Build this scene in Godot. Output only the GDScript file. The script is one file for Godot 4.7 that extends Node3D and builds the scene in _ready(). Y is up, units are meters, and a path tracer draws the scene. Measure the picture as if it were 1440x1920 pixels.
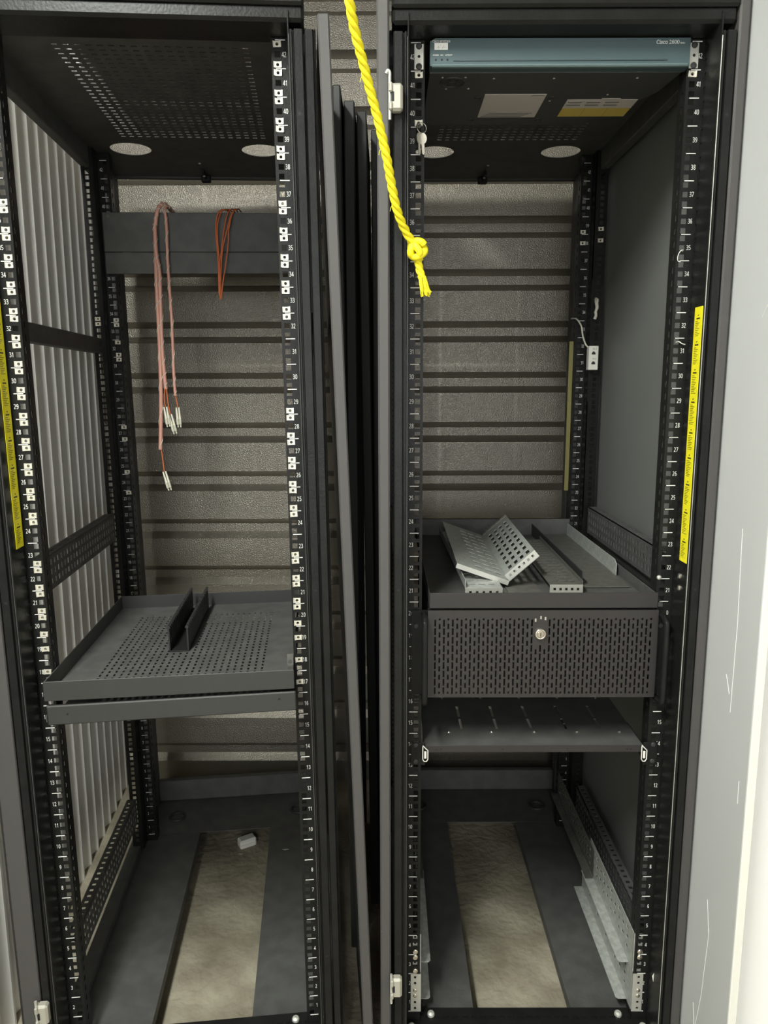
extends Node3D
# Two open server racks in front of a ribbed metal wall. Units are metres; the right rack's front
# mounting face is the plane z = 0, y = 0 is the bottom of its first rack unit.

const U := 0.04445
const FLOOR := -0.10
const ADDED_WINDOW := 8.0
var XF: Array[Transform3D] = []
var M := {}
var O := Vector3.ZERO          # base of the thing being built, taken off every vertex
var used := {}
var rng := RandomNumberGenerator.new()
var num_font: Font
var serif_font: Font
var nut_mesh: ArrayMesh
var text_cache := {}

func _ready() -> void:
	rng.seed = 7
	# ---------------------------------------------------------------- camera, light, exposure
	var cam := Camera3D.new()
	cam.name = "camera"
	cam.fov = 2.0 * rad_to_deg(atan(960.0 / 1408.09))
	cam.near = 0.02
	cam.transform = Transform3D(Basis.from_euler(Vector3(-0.165815, 0.003021, -0.003128)), Vector3(-0.28993, 1.29431, 1.38324))
	add_child(cam)
	cam.current = true
	var env := Environment.new()
	env.background_mode = Environment.BG_COLOR
	env.background_color = Color(0.02, 0.02, 0.02)
	env.tonemap_mode = Environment.TONE_MAPPER_LINEAR
	env.tonemap_exposure = 1.0
	env.sdfgi_enabled = true
	env.ssao_enabled = true
	env.ssil_enabled = true
	var we := WorldEnvironment.new()
	we.name = "world_environment"
	we.environment = env
	add_child(we)

	XF = [Transform3D(), Transform3D(Basis(Vector3.UP, 0.0962541) * Basis(Vector3.BACK, 0.0125408), Vector3(-0.679353, -0.002441, 0.0319825))]
	make_materials()
	ceiling_lamp(Vector3(-0.90, 2.60, 1.40), Vector2(0.20, 1.25), 8.4, "long ceiling light nearest to the racks, above the viewer")
	ceiling_lamp(Vector3(-0.62, 2.60, 4.6), Vector2(0.20, 1.25), 4.5, "long ceiling light farthest from the racks, behind the viewer")

	room()
	nut_mesh = cage_nut_mesh()
	rack(0)
	rack(1)
	stored_panels()
	right_contents()
	left_contents()
	small_things()

# ====================================================================== materials
func mat(col: Color, rough := 0.6, metal := 0.0, spec := 0.5) -> StandardMaterial3D:
	var m := StandardMaterial3D.new()
	m.albedo_color = col
	m.roughness = rough
	m.metallic = metal
	m.metallic_specular = spec
	return m

func noise_tex(freq: float, size: int, normal: bool, strength := 4.0, ramp: Gradient = null, oct := 3) -> NoiseTexture2D:
	var n := FastNoiseLite.new()
	n.noise_type = FastNoiseLite.TYPE_SIMPLEX_SMOOTH
	n.frequency = freq
	n.fractal_octaves = oct
	n.seed = 11
	var t := NoiseTexture2D.new()
	t.width = size
	t.height = size
	t.seamless = true
	t.noise = n
	t.as_normal_map = normal
	t.bump_strength = strength
	if ramp: t.color_ramp = ramp
	return t

func ramp2(a: Color, b: Color, p0 := 0.25, p1 := 0.75) -> Gradient:
	var g := Gradient.new()
	g.offsets = PackedFloat32Array([p0, p1])
	g.colors = PackedColorArray([a, b])
	return g

func c8(r: int, g: int, b: int) -> Color:
	return Color8(r, g, b)

func make_materials() -> void:
	var dust := noise_tex(0.012, 512, false, 1.0, ramp2(Color(0.90, 0.90, 0.90), Color(1, 1, 1)), 5)
	var fine := noise_tex(0.11, 512, true, 2.0)
	M.black = mat(c8(42, 41, 40), 0.42)
	M.frame = mat(c8(32, 32, 31), 0.36, 0.0, 0.3)
	M.inner = mat(c8(88, 88, 86), 0.6)  # dusty grey, lightened further to carry the veil of haze
	for k in ["black", "frame", "inner"]:
		var m: StandardMaterial3D = M[k]
		m.albedo_texture = dust
		m.normal_enabled = true
		m.normal_texture = fine
		m.normal_scale = 0.12
		m.uv1_triplanar = true
		m.uv1_scale = Vector3(2.5, 2.5, 2.5)
	M.edge = mat(c8(74, 72, 71), 0.6)
	M.side = mat(c8(118, 119, 117), 0.55)  # panel grey raised to hold the haze in its colour
	M.edge_dark = mat(c8(50, 49, 48), 0.6)
	M.sheet = mat(c8(50, 50, 49), 0.55)
	M.duct = mat(c8(44, 44, 44), 0.45)
	M.case = mat(c8(42, 39, 38), 0.5)
	M.print = mat(c8(235, 235, 230), 0.7)
	M.print_grey = mat(c8(120, 120, 120), 0.7)
	M.ink = mat(c8(45, 45, 45), 0.8)
	M.dark = mat(c8(16, 16, 16), 0.7)
	M.nut = mat(c8(225, 220, 205), 0.38, 0.35)
	M.zinc = mat(c8(205, 204, 196), 0.42, 0.55)
	M.galv = mat(c8(186, 189, 184), 0.45, 0.2)
	M.galv.albedo_texture = dust
	M.galv.uv1_triplanar = true
	M.galv.uv1_scale = Vector3(9, 9, 9)
	M.galv_dull = mat(c8(104, 103, 98), 0.6, 0.2)
	M.galv_dull.albedo_texture = dust
	M.galv_dull.uv1_triplanar = true
	M.galv_dull.uv1_scale = Vector3(6, 6, 6)
	M.chrome = mat(c8(215, 208, 198), 0.2, 0.9)
	M.hinge = mat(c8(178, 174, 162), 0.5, 0.2)
	M.router = mat(c8(66, 84, 88), 0.5)
	M.router_light = mat(c8(98, 115, 116), 0.5)
	M.router_dark = mat(c8(44, 56, 58), 0.5)
	M.router_under = mat(c8(72, 72, 71), 0.5, 0.2)
	M.paper = mat(c8(205, 196, 192), 0.7)
	M.olive = mat(c8(128, 122, 70), 0.6)  # the yellow strip's colour dulled, shade painted in
	M.paper_yellow = mat(c8(214, 188, 92), 0.7)
	M.yellow = mat(c8(252, 240, 40), 0.55)
	M.rope = mat(c8(248, 232, 38), 0.6)
	M.white = mat(c8(232, 230, 222), 0.5)
	M.offwhite = mat(c8(212, 208, 194), 0.55)
	M.cable = mat(c8(214, 112, 62), 0.45)
	M.wrap = mat(c8(216, 160, 142), 0.3)
	M.boot = mat(c8(238, 232, 214), 0.5)
	M.plug = mat(c8(196, 192, 172), 0.4)
	M.grey_panel = mat(c8(205, 206, 206), 0.35)  # grey lightened so the panel's own colour carries the haze
	M.scratch = mat(c8(232, 233, 230), 0.6)
	# walls: cream sheet metal with an orange peel finish
	var peel := noise_tex(0.115, 512, true, 5.0, null, 2)
	M.wall = mat(c8(150, 144, 134), 0.40, 0.85)
	M.wall.normal_enabled = true
	M.wall.normal_texture = peel
	M.wall.normal_scale = 0.42
	M.wall.uv1_triplanar = true
	M.wall.uv1_scale = Vector3(4, 4, 4)
	M.wall_white = mat(c8(250, 248, 243), 0.6)
	M.wall_plain = mat(c8(244, 243, 240), 0.8)
	M.ceiling = mat(c8(132, 126, 114), 0.85)
	M.concrete = mat(Color(1, 1, 1), 0.9)
	M.concrete.albedo_texture = noise_tex(0.006, 512, false, 1.0, ramp2(c8(138, 130, 112), c8(180, 172, 152), 0.2, 0.8), 6)
	M.concrete.normal_enabled = true
	M.concrete.normal_texture = noise_tex(0.05, 512, true, 3.0, null, 5)
	M.concrete.normal_scale = 0.5
	M.concrete.uv1_triplanar = true
	M.concrete.uv1_scale = Vector3(1.4, 1.4, 1.4)
	M.glow = mat(Color(1, 1, 1), 0.5)
	M.glow.emission_enabled = true
	M.glow.emission = Color(0.985, 1.0, 0.97)
	M.glow.emission_energy_multiplier = 2.5
	M.glow_dim = mat(Color(1, 1, 1), 0.5)
	M.glow_dim.emission_enabled = true
	M.glow_dim.emission = Color(1, 0.98, 0.94)
	M.glow_dim.emission_energy_multiplier = 1.1
	M.added_window_glow = mat(Color(1, 1, 1), 0.5)  # glow for the pane of the added window
	M.added_window_glow.emission_enabled = true
	M.added_window_glow.emission = Color(0.96, 0.98, 1.0)
	M.added_window_glow.emission_energy_multiplier = 1.0
	M.label_print = tape_material()
	for k in M: M[k].resource_name = k

func tape_material() -> StandardMaterial3D:
	# yellow warning strip: blocks of small dark print
	var im := Image.create(64, 1024, false, Image.FORMAT_RGB8)
	im.fill(c8(250, 238, 36))
	var y := 26
	var block := 0
	while y < 1000:
		im.fill_rect(Rect2i(26, y, 12, 5), c8(120, 110, 20))
		y += 12
		im.fill_rect(Rect2i(16, y, 32, 6), c8(70, 64, 18))
		y += 13
		for k in 9 + (block * 5) % 4:
			var w := 20 + (k * 37 + block * 23) % 22
			im.fill_rect(Rect2i(10, y, w, 3), c8(128, 120, 26))
			y += 7
		y += 16
		block += 1
	var m := mat(Color(1, 1, 1), 0.55)
	m.albedo_texture = ImageTexture.create_from_image(im)
	return m

# ====================================================================== nodes
func numbered(n: String) -> String:
	if not used.has(n):
		used[n] = 0
		return n
	used[n] += 1
	return "%s_%03d" % [n, used[n]]

func thing(called: String, label: String, category: String, frame: int, base: Vector3, group := "", turn := Basis()) -> Node3D:
	var o := Node3D.new()
	o.name = numbered(called)
	add_child(o)
	o.transform = XF[frame] * Transform3D(turn, base)
	O = base if turn == Basis() else Vector3.ZERO
	o.set_meta("label", label)
	o.set_meta("category", category)
	if group: o.set_meta("group", group)
	return o

func part(called: String, st: SurfaceTool, m: Material, parent: Node3D, label := "") -> MeshInstance3D:
	var o := MeshInstance3D.new()
	o.name = called
	o.mesh = st.commit()
	o.material_override = m
	parent.add_child(o, true)
	if label: o.set_meta("label", label)
	return o

func struct(called: String, st: SurfaceTool, m: Material) -> MeshInstance3D:
	var o := part(called, st, m, self)
	o.set_meta("kind", "structure")
	return o

func single(called: String, label: String, category: String, frame: int, base: Vector3, st_fn: Callable, m: Material, group := "") -> MeshInstance3D:
	O = base
	var st := new_st()
	st_fn.call(st)
	var o := MeshInstance3D.new()
	o.name = numbered(called)
	o.mesh = st.commit()
	o.material_override = m
	add_child(o)
	o.transform = XF[frame] * Transform3D(Basis(), base)
	o.set_meta("label", label)
	o.set_meta("category", category)
	if group: o.set_meta("group", group)
	return o

# ====================================================================== mesh helpers
func new_st() -> SurfaceTool:
	var st := SurfaceTool.new()
	st.begin(Mesh.PRIMITIVE_TRIANGLES)
	return st

func v_(st: SurfaceTool, p: Vector3, n: Vector3) -> void:
	st.set_normal(n)
	st.add_vertex(p - O)

func tri(st: SurfaceTool, a: Vector3, b: Vector3, c: Vector3) -> void:   # counter-clockwise from outside
	var n := (b - a).cross(c - a).normalized()
	v_(st, a, n); v_(st, c, n); v_(st, b, n)

func quad(st: SurfaceTool, a: Vector3, b: Vector3, c: Vector3, d: Vector3) -> void:
	var n := (c - a).cross(d - b).normalized()
	v_(st, a, n); v_(st, c, n); v_(st, b, n)
	v_(st, a, n); v_(st, d, n); v_(st, c, n)

func quad_uv(st: SurfaceTool, a: Vector3, b: Vector3, c: Vector3, d: Vector3) -> void:
	var n := (c - a).cross(d - b).normalized()
	var p := [a, c, b, a, d, c]
	var t := [Vector2(0, 1), Vector2(1, 0), Vector2(1, 1), Vector2(0, 1), Vector2(0, 0), Vector2(1, 0)]
	for i in 6:
		st.set_uv(t[i])
		v_(st, p[i], n)

func box(st: SurfaceTool, lo: Vector3, hi: Vector3, b := 0.0, x := Transform3D()) -> void:
	var c := (lo + hi) / 2
	var h := (hi - lo).abs() / 2
	b = minf(b, minf(h.x, minf(h.y, h.z)) * 0.9)
	var P := func(sx, sy, sz, ax): # corner, pulled in on the two axes other than ax
		var k := Vector3(h.x - (0.0 if ax == 0 else b), h.y - (0.0 if ax == 1 else b), h.z - (0.0 if ax == 2 else b))
		return x * (c + Vector3(sx * k.x, sy * k.y, sz * k.z))
	for s in [-1, 1]:
		var f := [[P.call(s, -1, -1, 0), P.call(s, 1, -1, 0), P.call(s, 1, 1, 0), P.call(s, -1, 1, 0)],
			[P.call(-1, s, -1, 1), P.call(-1, s, 1, 1), P.call(1, s, 1, 1), P.call(1, s, -1, 1)],
			[P.call(-1, -1, s, 2), P.call(1, -1, s, 2), P.call(1, 1, s, 2), P.call(-1, 1, s, 2)]]
		for q in f:
			if s > 0: quad(st, q[0], q[1], q[2], q[3])
			else: quad(st, q[3], q[2], q[1], q[0])
	if b <= 0.0: return
	var ctr: Vector3 = x * c
	var out := func(p: Array):
		var m: Vector3 = Vector3.ZERO
		for k in p: m += k
		m /= p.size()
		var n: Vector3 = (p[1] - p[0]).cross(p[2] - p[0])
		if n.dot(m - ctr) < 0: p.reverse()
		if p.size() == 4: quad(st, p[0], p[1], p[2], p[3])
		else: tri(st, p[0], p[1], p[2])
	for s in [-1, 1]:
		for t in [-1, 1]:
			out.call([P.call(s, t, -1, 0), P.call(s, t, 1, 0), P.call(s, t, 1, 1), P.call(s, t, -1, 1)])
			out.call([P.call(s, -1, t, 0), P.call(s, 1, t, 0), P.call(s, 1, t, 2), P.call(s, -1, t, 2)])
			out.call([P.call(-1, s, t, 1), P.call(1, s, t, 1), P.call(1, s, t, 2), P.call(-1, s, t, 2)])
			for r in [-1, 1]:
				out.call([P.call(s, t, r, 0), P.call(s, t, r, 1), P.call(s, t, r, 2)])

# outline in the plane (a, b) through `o`, pushed along `w`
func extrude(st: SurfaceTool, poly: PackedVector2Array, o: Vector3, a: Vector3, b: Vector3, w: Vector3) -> void:
	var flip := (a.cross(b).dot(w) < 0) != Geometry2D.is_polygon_clockwise(poly)
	var n := poly.size()
	var at := func(p: Vector2) -> Vector3: return o + a * p.x + b * p.y
	for i in n:
		var p: Vector3 = at.call(poly[i])
		var q: Vector3 = at.call(poly[(i + 1) % n])
		if flip: quad(st, q, p, p + w, q + w)
		else: quad(st, p, q, q + w, p + w)
	var t := Geometry2D.triangulate_polygon(poly)
	for i in range(0, t.size(), 3):
		var p0: Vector3 = at.call(poly[t[i]])
		var p1: Vector3 = at.call(poly[t[i + 1]])
		var p2: Vector3 = at.call(poly[t[i + 2]])
		if (p1 - p0).cross(p2 - p0).dot(w) < 0:
			var s := p1
			p1 = p2
			p2 = s
		tri(st, p0 + w, p1 + w, p2 + w)
		tri(st, p0, p2, p1)

func smooth_path(pts: Array, sub := 6) -> PackedVector3Array:
	var out := PackedVector3Array()
	for i in pts.size() - 1:
		var p0: Vector3 = pts[maxi(i - 1, 0)]
		var p1: Vector3 = pts[i]
		var p2: Vector3 = pts[i + 1]
		var p3: Vector3 = pts[mini(i + 2, pts.size() - 1)]
		for k in sub:
			out.append(p1.cubic_interpolate(p2, p0, p3, float(k) / sub))
	out.append(pts[-1])
	return out

func frames_of(path: PackedVector3Array) -> Array:
	var fr := []
	var up := Vector3.ZERO
	for i in path.size():
		var t := (path[mini(i + 1, path.size() - 1)] - path[maxi(i - 1, 0)]).normalized()
		if up == Vector3.ZERO: up = Vector3.RIGHT if absf(t.x) < 0.8 else Vector3.UP
		up = (up - t * up.dot(t)).normalized()
		fr.append([up, t.cross(up)])
	return fr

func tube(st: SurfaceTool, path: PackedVector3Array, r: float, sides := 8, r_end := -1.0) -> void:
	var fr := frames_of(path)
	var n := path.size()
	var rr := func(i: int) -> float: return r if r_end < 0 else lerpf(r, r_end, float(i) / maxi(n - 1, 1))
	for i in n - 1:
		for k in sides:
			var a0 := TAU * k / sides
			var a1 := TAU * (k + 1) / sides
			var d := [fr[i][0] * cos(a0) + fr[i][1] * sin(a0), fr[i][0] * cos(a1) + fr[i][1] * sin(a1), fr[i + 1][0] * cos(a1) + fr[i + 1][1] * sin(a1), fr[i + 1][0] * cos(a0) + fr[i + 1][1] * sin(a0)]
			var p := [path[i] + d[0] * rr.call(i), path[i] + d[1] * rr.call(i), path[i + 1] + d[2] * rr.call(i + 1), path[i + 1] + d[3] * rr.call(i + 1)]
			for j in [0, 2, 1, 0, 3, 2]: v_(st, p[j], d[j])
	for e in [0, n - 1]:
		for k in sides:
			var a0 := TAU * k / sides
			var a1 := TAU * (k + 1) / sides
			var p: Vector3 = path[e] + (fr[e][0] * cos(a0) + fr[e][1] * sin(a0)) * rr.call(e)
			var q: Vector3 = path[e] + (fr[e][0] * cos(a1) + fr[e][1] * sin(a1)) * rr.call(e)
			if e == 0: tri(st, path[e], q, p)
			else: tri(st, path[e], p, q)

func rod(st: SurfaceTool, a: Vector3, b: Vector3, r: float, sides := 10, r_end := -1.0) -> void:
	tube(st, PackedVector3Array([a, b]), r, sides, r_end)

# sheet in (u, v) with thickness t; strips: [u0, u1, [[v0, v1], ...]] with rectangular holes
func sheet(st: SurfaceTool, o: Vector3, u: Vector3, v: Vector3, t: Vector3, h: float, strips: Array) -> void:
	var ok := u.cross(v).dot(t) < 0     # front face looks away from t
	var Q := func(a: Vector3, b: Vector3, c: Vector3, d: Vector3):
		if ok: quad(st, a, b, c, d)
		else: quad(st, d, c, b, a)
	for s in strips:
		var u0: Vector3 = o + u * s[0]
		var u1: Vector3 = o + u * s[1]
		var y := 0.0
		var holes: Array = s[2]
		for k in holes.size() + 1:
			var y1: float = h if k == holes.size() else holes[k][0]
			if y1 > y + 1e-6:
				Q.call(u0 + v * y, u1 + v * y, u1 + v * y1, u0 + v * y1)
				Q.call(u0 + v * y1 + t, u1 + v * y1 + t, u1 + v * y + t, u0 + v * y + t)
			if k < holes.size():
				var a: float = holes[k][0]
				var b: float = holes[k][1]
				Q.call(u0 + v * a, u1 + v * a, u1 + v * a + t, u0 + v * a + t)
				Q.call(u0 + v * b + t, u1 + v * b + t, u1 + v * b, u0 + v * b)
				Q.call(u0 + v * a + t, u0 + v * b + t, u0 + v * b, u0 + v * a)
				Q.call(u1 + v * a, u1 + v * b, u1 + v * b + t, u1 + v * a + t)
				y = b
	var w0: Vector3 = o + u * strips[0][0]
	var w1: Vector3 = o + u * strips[-1][1]
	Q.call(w0 + t, w1 + t, w1, w0)
	Q.call(w0 + v * h, w1 + v * h, w1 + v * h + t, w0 + v * h + t)
	Q.call(w0 + t, w0, w0 + v * h, w0 + v * h + t)
	Q.call(w1, w1 + t, w1 + v * h + t, w1 + v * h)

# strips for a regular field of holes
func field(w: float, u_a: float, u_b: float, nu: int, hu: float, v_a: float, v_b: float, nv: int, hv: float, stagger := false) -> Array:
	var out := []
	var pu := (u_b - u_a) / nu
	var pv := (v_b - v_a) / nv
	var at := 0.0
	for i in nu:
		var c := u_a + pu * (i + 0.5)
		out.append([at, c - hu / 2, []])
		var holes := []
		var shift := pv * 0.5 if stagger and i % 2 else 0.0
		for k in nv:
			var m := v_a + pv * (k + 0.5) + shift
			if m + hv / 2 > v_b + 1e-4: continue
			holes.append([m - hv / 2, m + hv / 2])
		out.append([c - hu / 2, c + hu / 2, holes])
		at = c + hu / 2
	out.append([at, w, []])
	return out

# flat plate (front looks along n) with a round hole, size rectangle centred on c
func plate_hole(st: SurfaceTool, c: Vector3, a: Vector3, b: Vector3, lo: Vector2, hi: Vector2, r: float, depth: float, seg := 24) -> void:
	var n := a.cross(b).normalized()
	var ang := []
	for k in seg: ang.append(TAU * k / seg)
	for q in [Vector2(lo.x, lo.y), Vector2(hi.x, lo.y), Vector2(lo.x, hi.y), Vector2(hi.x, hi.y)]:
		ang.append(fposmod(q.angle(), TAU))
	ang.sort()
	var rim := func(t: float) -> Vector2:
		var d := Vector2(cos(t), sin(t))
		var k := INF
		if d.x > 1e-6: k = minf(k, hi.x / d.x)
		if d.x < -1e-6: k = minf(k, lo.x / d.x)
		if d.y > 1e-6: k = minf(k, hi.y / d.y)
		if d.y < -1e-6: k = minf(k, lo.y / d.y)
		return d * k
	var P := func(p: Vector2) -> Vector3: return c + a * p.x + b * p.y
	for i in ang.size():
		var t0: float = ang[i]
		var t1: float = ang[(i + 1) % ang.size()]
		if absf(t1 - t0) < 1e-6: continue
		var i0: Vector3 = P.call(Vector2(cos(t0), sin(t0)) * r)
		var i1: Vector3 = P.call(Vector2(cos(t1), sin(t1)) * r)
		var o0: Vector3 = P.call(rim.call(t0))
		var o1: Vector3 = P.call(rim.call(t1))
		quad(st, i0, o0, o1, i1)
		var d := -n * depth
		quad(st, i1 + d, o1 + d, o0 + d, i0 + d)
		quad(st, i1, i1 + d, i0 + d, i0)
		quad(st, o0, o0 + d, o1 + d, o1)

func dome(st: SurfaceTool, c: Vector3, n: Vector3, r: float, h: float, seg := 12) -> void:
	var a := (Vector3.UP if absf(n.y) < 0.8 else Vector3.RIGHT).cross(n).normalized()
	var b := n.cross(a)
	var prof := [[r, 0.0], [r, h * 0.45], [r * 0.75, h * 0.85], [0.0, h]]
	for j in prof.size() - 1:
		for k in seg:
			var d0 := a * cos(TAU * k / seg) + b * sin(TAU * k / seg)
			var d1 := a * cos(TAU * (k + 1) / seg) + b * sin(TAU * (k + 1) / seg)
			quad(st, c + d0 * prof[j][0] + n * prof[j][1], c + d1 * prof[j][0] + n * prof[j][1], c + d1 * prof[j + 1][0] + n * prof[j + 1][1], c + d0 * prof[j + 1][0] + n * prof[j + 1][1])

# screw heads, rivets, holes: one part each, alike ones share a mesh
var head_cache := {}
func heads(parent: Node3D, called: String, m: Material, r: float, h: float, n: Vector3, at: Array) -> void:
	var key := "%f %f %s" % [r, h, n]
	if not head_cache.has(key):
		var keep := O
		O = Vector3.ZERO
		var st := new_st()
		dome(st, Vector3.ZERO, n, r, h, 14)
		O = keep
		head_cache[key] = st.commit()
	for p in at:
		var o := MeshInstance3D.new()
		o.name = called
		o.mesh = head_cache[key]
		o.material_override = m
		parent.add_child(o, true)
		o.position = p - O

func ring(st: SurfaceTool, c: Vector3, n: Vector3, R: float, r: float, seg := 28, sides := 8) -> void:
	var a := (Vector3.UP if absf(n.y) < 0.8 else Vector3.RIGHT).cross(n).normalized()
	var b := n.cross(a)
	for i in seg:
		for k in sides:
			var p := []
			var d := []
			for q in [[i, k], [i + 1, k], [i + 1, k + 1], [i, k + 1]]:
				var e: Vector3 = a * cos(TAU * q[0] / seg) + b * sin(TAU * q[0] / seg)
				var m: Vector3 = e * cos(TAU * q[1] / sides) + n * sin(TAU * q[1] / sides)
				d.append(m)
				p.append(c + e * R + m * r)
			for j in [0, 2, 1, 0, 3, 2]: v_(st, p[j], d[j])

# raised lettering, centred on `at`, letter height `h`
func write(st: SurfaceTool, text: String, at: Vector3, right: Vector3, up: Vector3, h: float, squeeze := 1.0, serif := false, align := 0.5) -> void:
	var key := text + str(serif)
	if not text_cache.has(key):
		if num_font == null:
			var f := SystemFont.new()
			f.font_names = PackedStringArray(["Droid Sans"])
			num_font = f
			var g := SystemFont.new()
			g.font_names = PackedStringArray(["Droid Serif"])
			serif_font = g
		var tm := TextMesh.new()
		tm.text = text
		tm.font = serif_font if serif else num_font
		tm.font_size = 32
		tm.pixel_size = 0.01
		tm.depth = 0.02
		tm.curve_step = 3.0
		text_cache[key] = tm.get_mesh_arrays()
	var arr: Array = text_cache[key]
	var vs: PackedVector3Array = arr[Mesh.ARRAY_VERTEX]
	var ns: PackedVector3Array = arr[Mesh.ARRAY_NORMAL]
	var ix: PackedInt32Array = arr[Mesh.ARRAY_INDEX]
	if vs.is_empty(): return
	var box_ := AABB(vs[0], Vector3.ZERO)
	for p in vs: box_ = box_.expand(p)
	var k := h / box_.size.y
	var n := right.cross(up)
	var c := box_.position + Vector3(box_.size.x * align, box_.size.y / 2, box_.size.z / 2)
	for i in ix:
		var p := vs[i] - c
		st.set_normal((right * ns[i].x + up * ns[i].y + n * ns[i].z).normalized())
		st.add_vertex(at + right * p.x * k * squeeze + up * p.y * k + n * (p.z / maxf(box_.size.z, 1e-5)) * 0.0004 - O)

# ====================================================================== room
func ribbed(st: SurfaceTool, o: Vector3, along: Vector3, length: float, across: Vector3, n: Vector3, total: float, period: float, prof: Array, phase := 0.0) -> void:
	# trapezoid-ribbed sheet: prof = [[share of the period, depth], ...]
	var line := []
	var k := -1
	while true:
		for p in prof:
			line.append(Vector2((k + p[0]) * period + phase, p[1]))
		k += 1
		if k * period + phase > total: break
	for i in line.size() - 1:
		var p: Vector2 = line[i]
		var q: Vector2 = line[i + 1]
		if q.x <= 0.0 or p.x >= total: continue
		var p0 := o + across * maxf(p.x, 0) + n * p.y
		var p1 := o + across * minf(q.x, total) + n * q.y
		quad(st, p0, p0 + along * length, p1 + along * length, p1)
	# backing gives the sheet thickness
	var d := -n * 0.06
	quad(st, o + across * total + d, o + across * total + along * length + d, o + along * length + d, o + d)

func room() -> void:
	O = Vector3.ZERO
	var st := new_st()
	box(st, Vector3(-2.3, FLOOR - 0.1, -1.35), Vector3(2.3, FLOOR, 6.6))
	struct("floor", st, M.concrete)
	st = new_st()
	box(st, Vector3(-2.3, 2.68, -1.35), Vector3(2.3, 2.78, 6.6))
	struct("ceiling", st, M.ceiling)
	# back wall: horizontal ribs
	st = new_st()
	ribbed(st, Vector3(1.0, FLOOR, -1.12), Vector3.LEFT, 2.5, Vector3.UP, Vector3.BACK, 2.78, 0.1622, [[0.0, 0.0], [0.584, 0.0], [0.584 + 0.132, -0.022], [0.584 + 0.132 + 0.165, -0.022]], -0.020)
	struct("wall_back", st, M.wall)
	# left wall: vertical ribs, running beside the left rack
	st = new_st()
	O = Vector3.ZERO
	var x := XF[1]
	var dz := x.basis.z.normalized()
	dz = Vector3(dz.x, 0, dz.z).normalized()
	var nrm := dz.cross(Vector3.DOWN) * 1.0
	nrm = Vector3(dz.z, 0, -dz.x)
	var base: Vector3 = x * Vector3(-0.42, 0, -1.25)
	base.y = FLOOR
	ribbed(st, base, Vector3.UP, 2.78, dz, nrm, 2.3, 0.0725, [[0.0, 0.0], [0.12, 0.0], [0.54, -0.015], [0.72, -0.015]], 0.02)
	struct("wall_left", st, M.wall_white)
	st = new_st()
	var e := base + dz * 2.3
	box(st, Vector3(-2.2, FLOOR, e.z - 0.06), Vector3(e.x + 0.0, 2.68, e.z))
	struct("wall_left_return", st, M.wall_plain)
	st = new_st()
	box(st, Vector3(-2.3, FLOOR, e.z), Vector3(-2.2, 2.68, 6.55))
	struct("wall_left_front", st, M.wall_plain)
	st = new_st()
	box(st, Vector3(0.325, FLOOR, -1.3), Vector3(0.425, 2.68, 0.20))
	struct("wall_right", st, M.wall_plain)
	st = new_st()
	box(st, Vector3(0.425, FLOOR, 0.14), Vector3(2.30, 2.68, 0.20))
	struct("wall_right_return", st, M.wall_plain)
	st = new_st()
	box(st, Vector3(2.20, FLOOR, 0.20), Vector3(2.30, 2.68, 6.55))
	struct("wall_right_front", st, M.wall_plain)
	st = new_st()
	box(st, Vector3(-2.3, FLOOR, 6.5), Vector3(2.3, 2.68, 6.6))
	struct("wall_front", st, M.wall_plain)
	added_front_window()

func added_front_window() -> void:
	# unseen window added behind the viewer to light the back wall
	var lo := Vector3(-2.10, 0.85, 6.46)
	var hi := Vector3(2.00, 2.10, 6.50)
	var st := new_st()
	box(st, lo + Vector3(-0.06, -0.06, -0.02), Vector3(lo.x, hi.y + 0.06, hi.z), 0.004)
	box(st, Vector3(hi.x, lo.y - 0.06, lo.z - 0.02), hi + Vector3(0.06, 0.06, 0), 0.004)
	box(st, Vector3(lo.x, hi.y, lo.z - 0.02), hi + Vector3(0, 0.06, 0), 0.004)
	box(st, Vector3(lo.x, lo.y - 0.06, lo.z - 0.02), Vector3(hi.x, lo.y, hi.z), 0.004)
	var w := struct("added_window_1", st, M.white)
	st = new_st()
	box(st, lo, hi)
	part("added_window_pane", st, M.added_window_glow, w)
	var l := AreaLight3D.new()
	l.name = "added_window_light"
	l.area_size = Vector2(hi.x - lo.x, hi.y - lo.y)
	l.light_energy = ADDED_WINDOW
	l.light_color = Color(0.96, 0.98, 1.0)
	l.area_range = 20.0
	l.area_attenuation = 2.0
	l.shadow_enabled = true
	add_child(l)
	l.position = Vector3((lo.x + hi.x) / 2, (lo.y + hi.y) / 2, lo.z - 0.01)

func ceiling_lamp(at: Vector3, size: Vector2, energy: float, label: String) -> void:
	var t := thing("ceiling_light", label, "light", 0, at)
	var st := new_st()
	box(st, at + Vector3(-size.x / 2 - 0.02, 0.012, -size.y / 2 - 0.02), at + Vector3(size.x / 2 + 0.02, 0.06, size.y / 2 + 0.02), 0.006)
	part("housing", st, M.white, t)
	st = new_st()
	box(st, at + Vector3(-size.x / 2, 0.0, -size.y / 2), at + Vector3(size.x / 2, 0.012, size.y / 2), 0.003)
	part("diffuser", st, M.glow, t)
	var l := AreaLight3D.new()
	l.name = "lamp_light"
	l.area_size = size
	l.light_energy = energy
	l.light_color = Color(0.985, 1.0, 0.97)
	l.area_range = 20.0
	l.area_attenuation = 2.0
	l.shadow_enabled = true
	t.add_child(l)
	l.position = Vector3(0, -0.006, 0)
	l.rotation.x = -PI / 2

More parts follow.
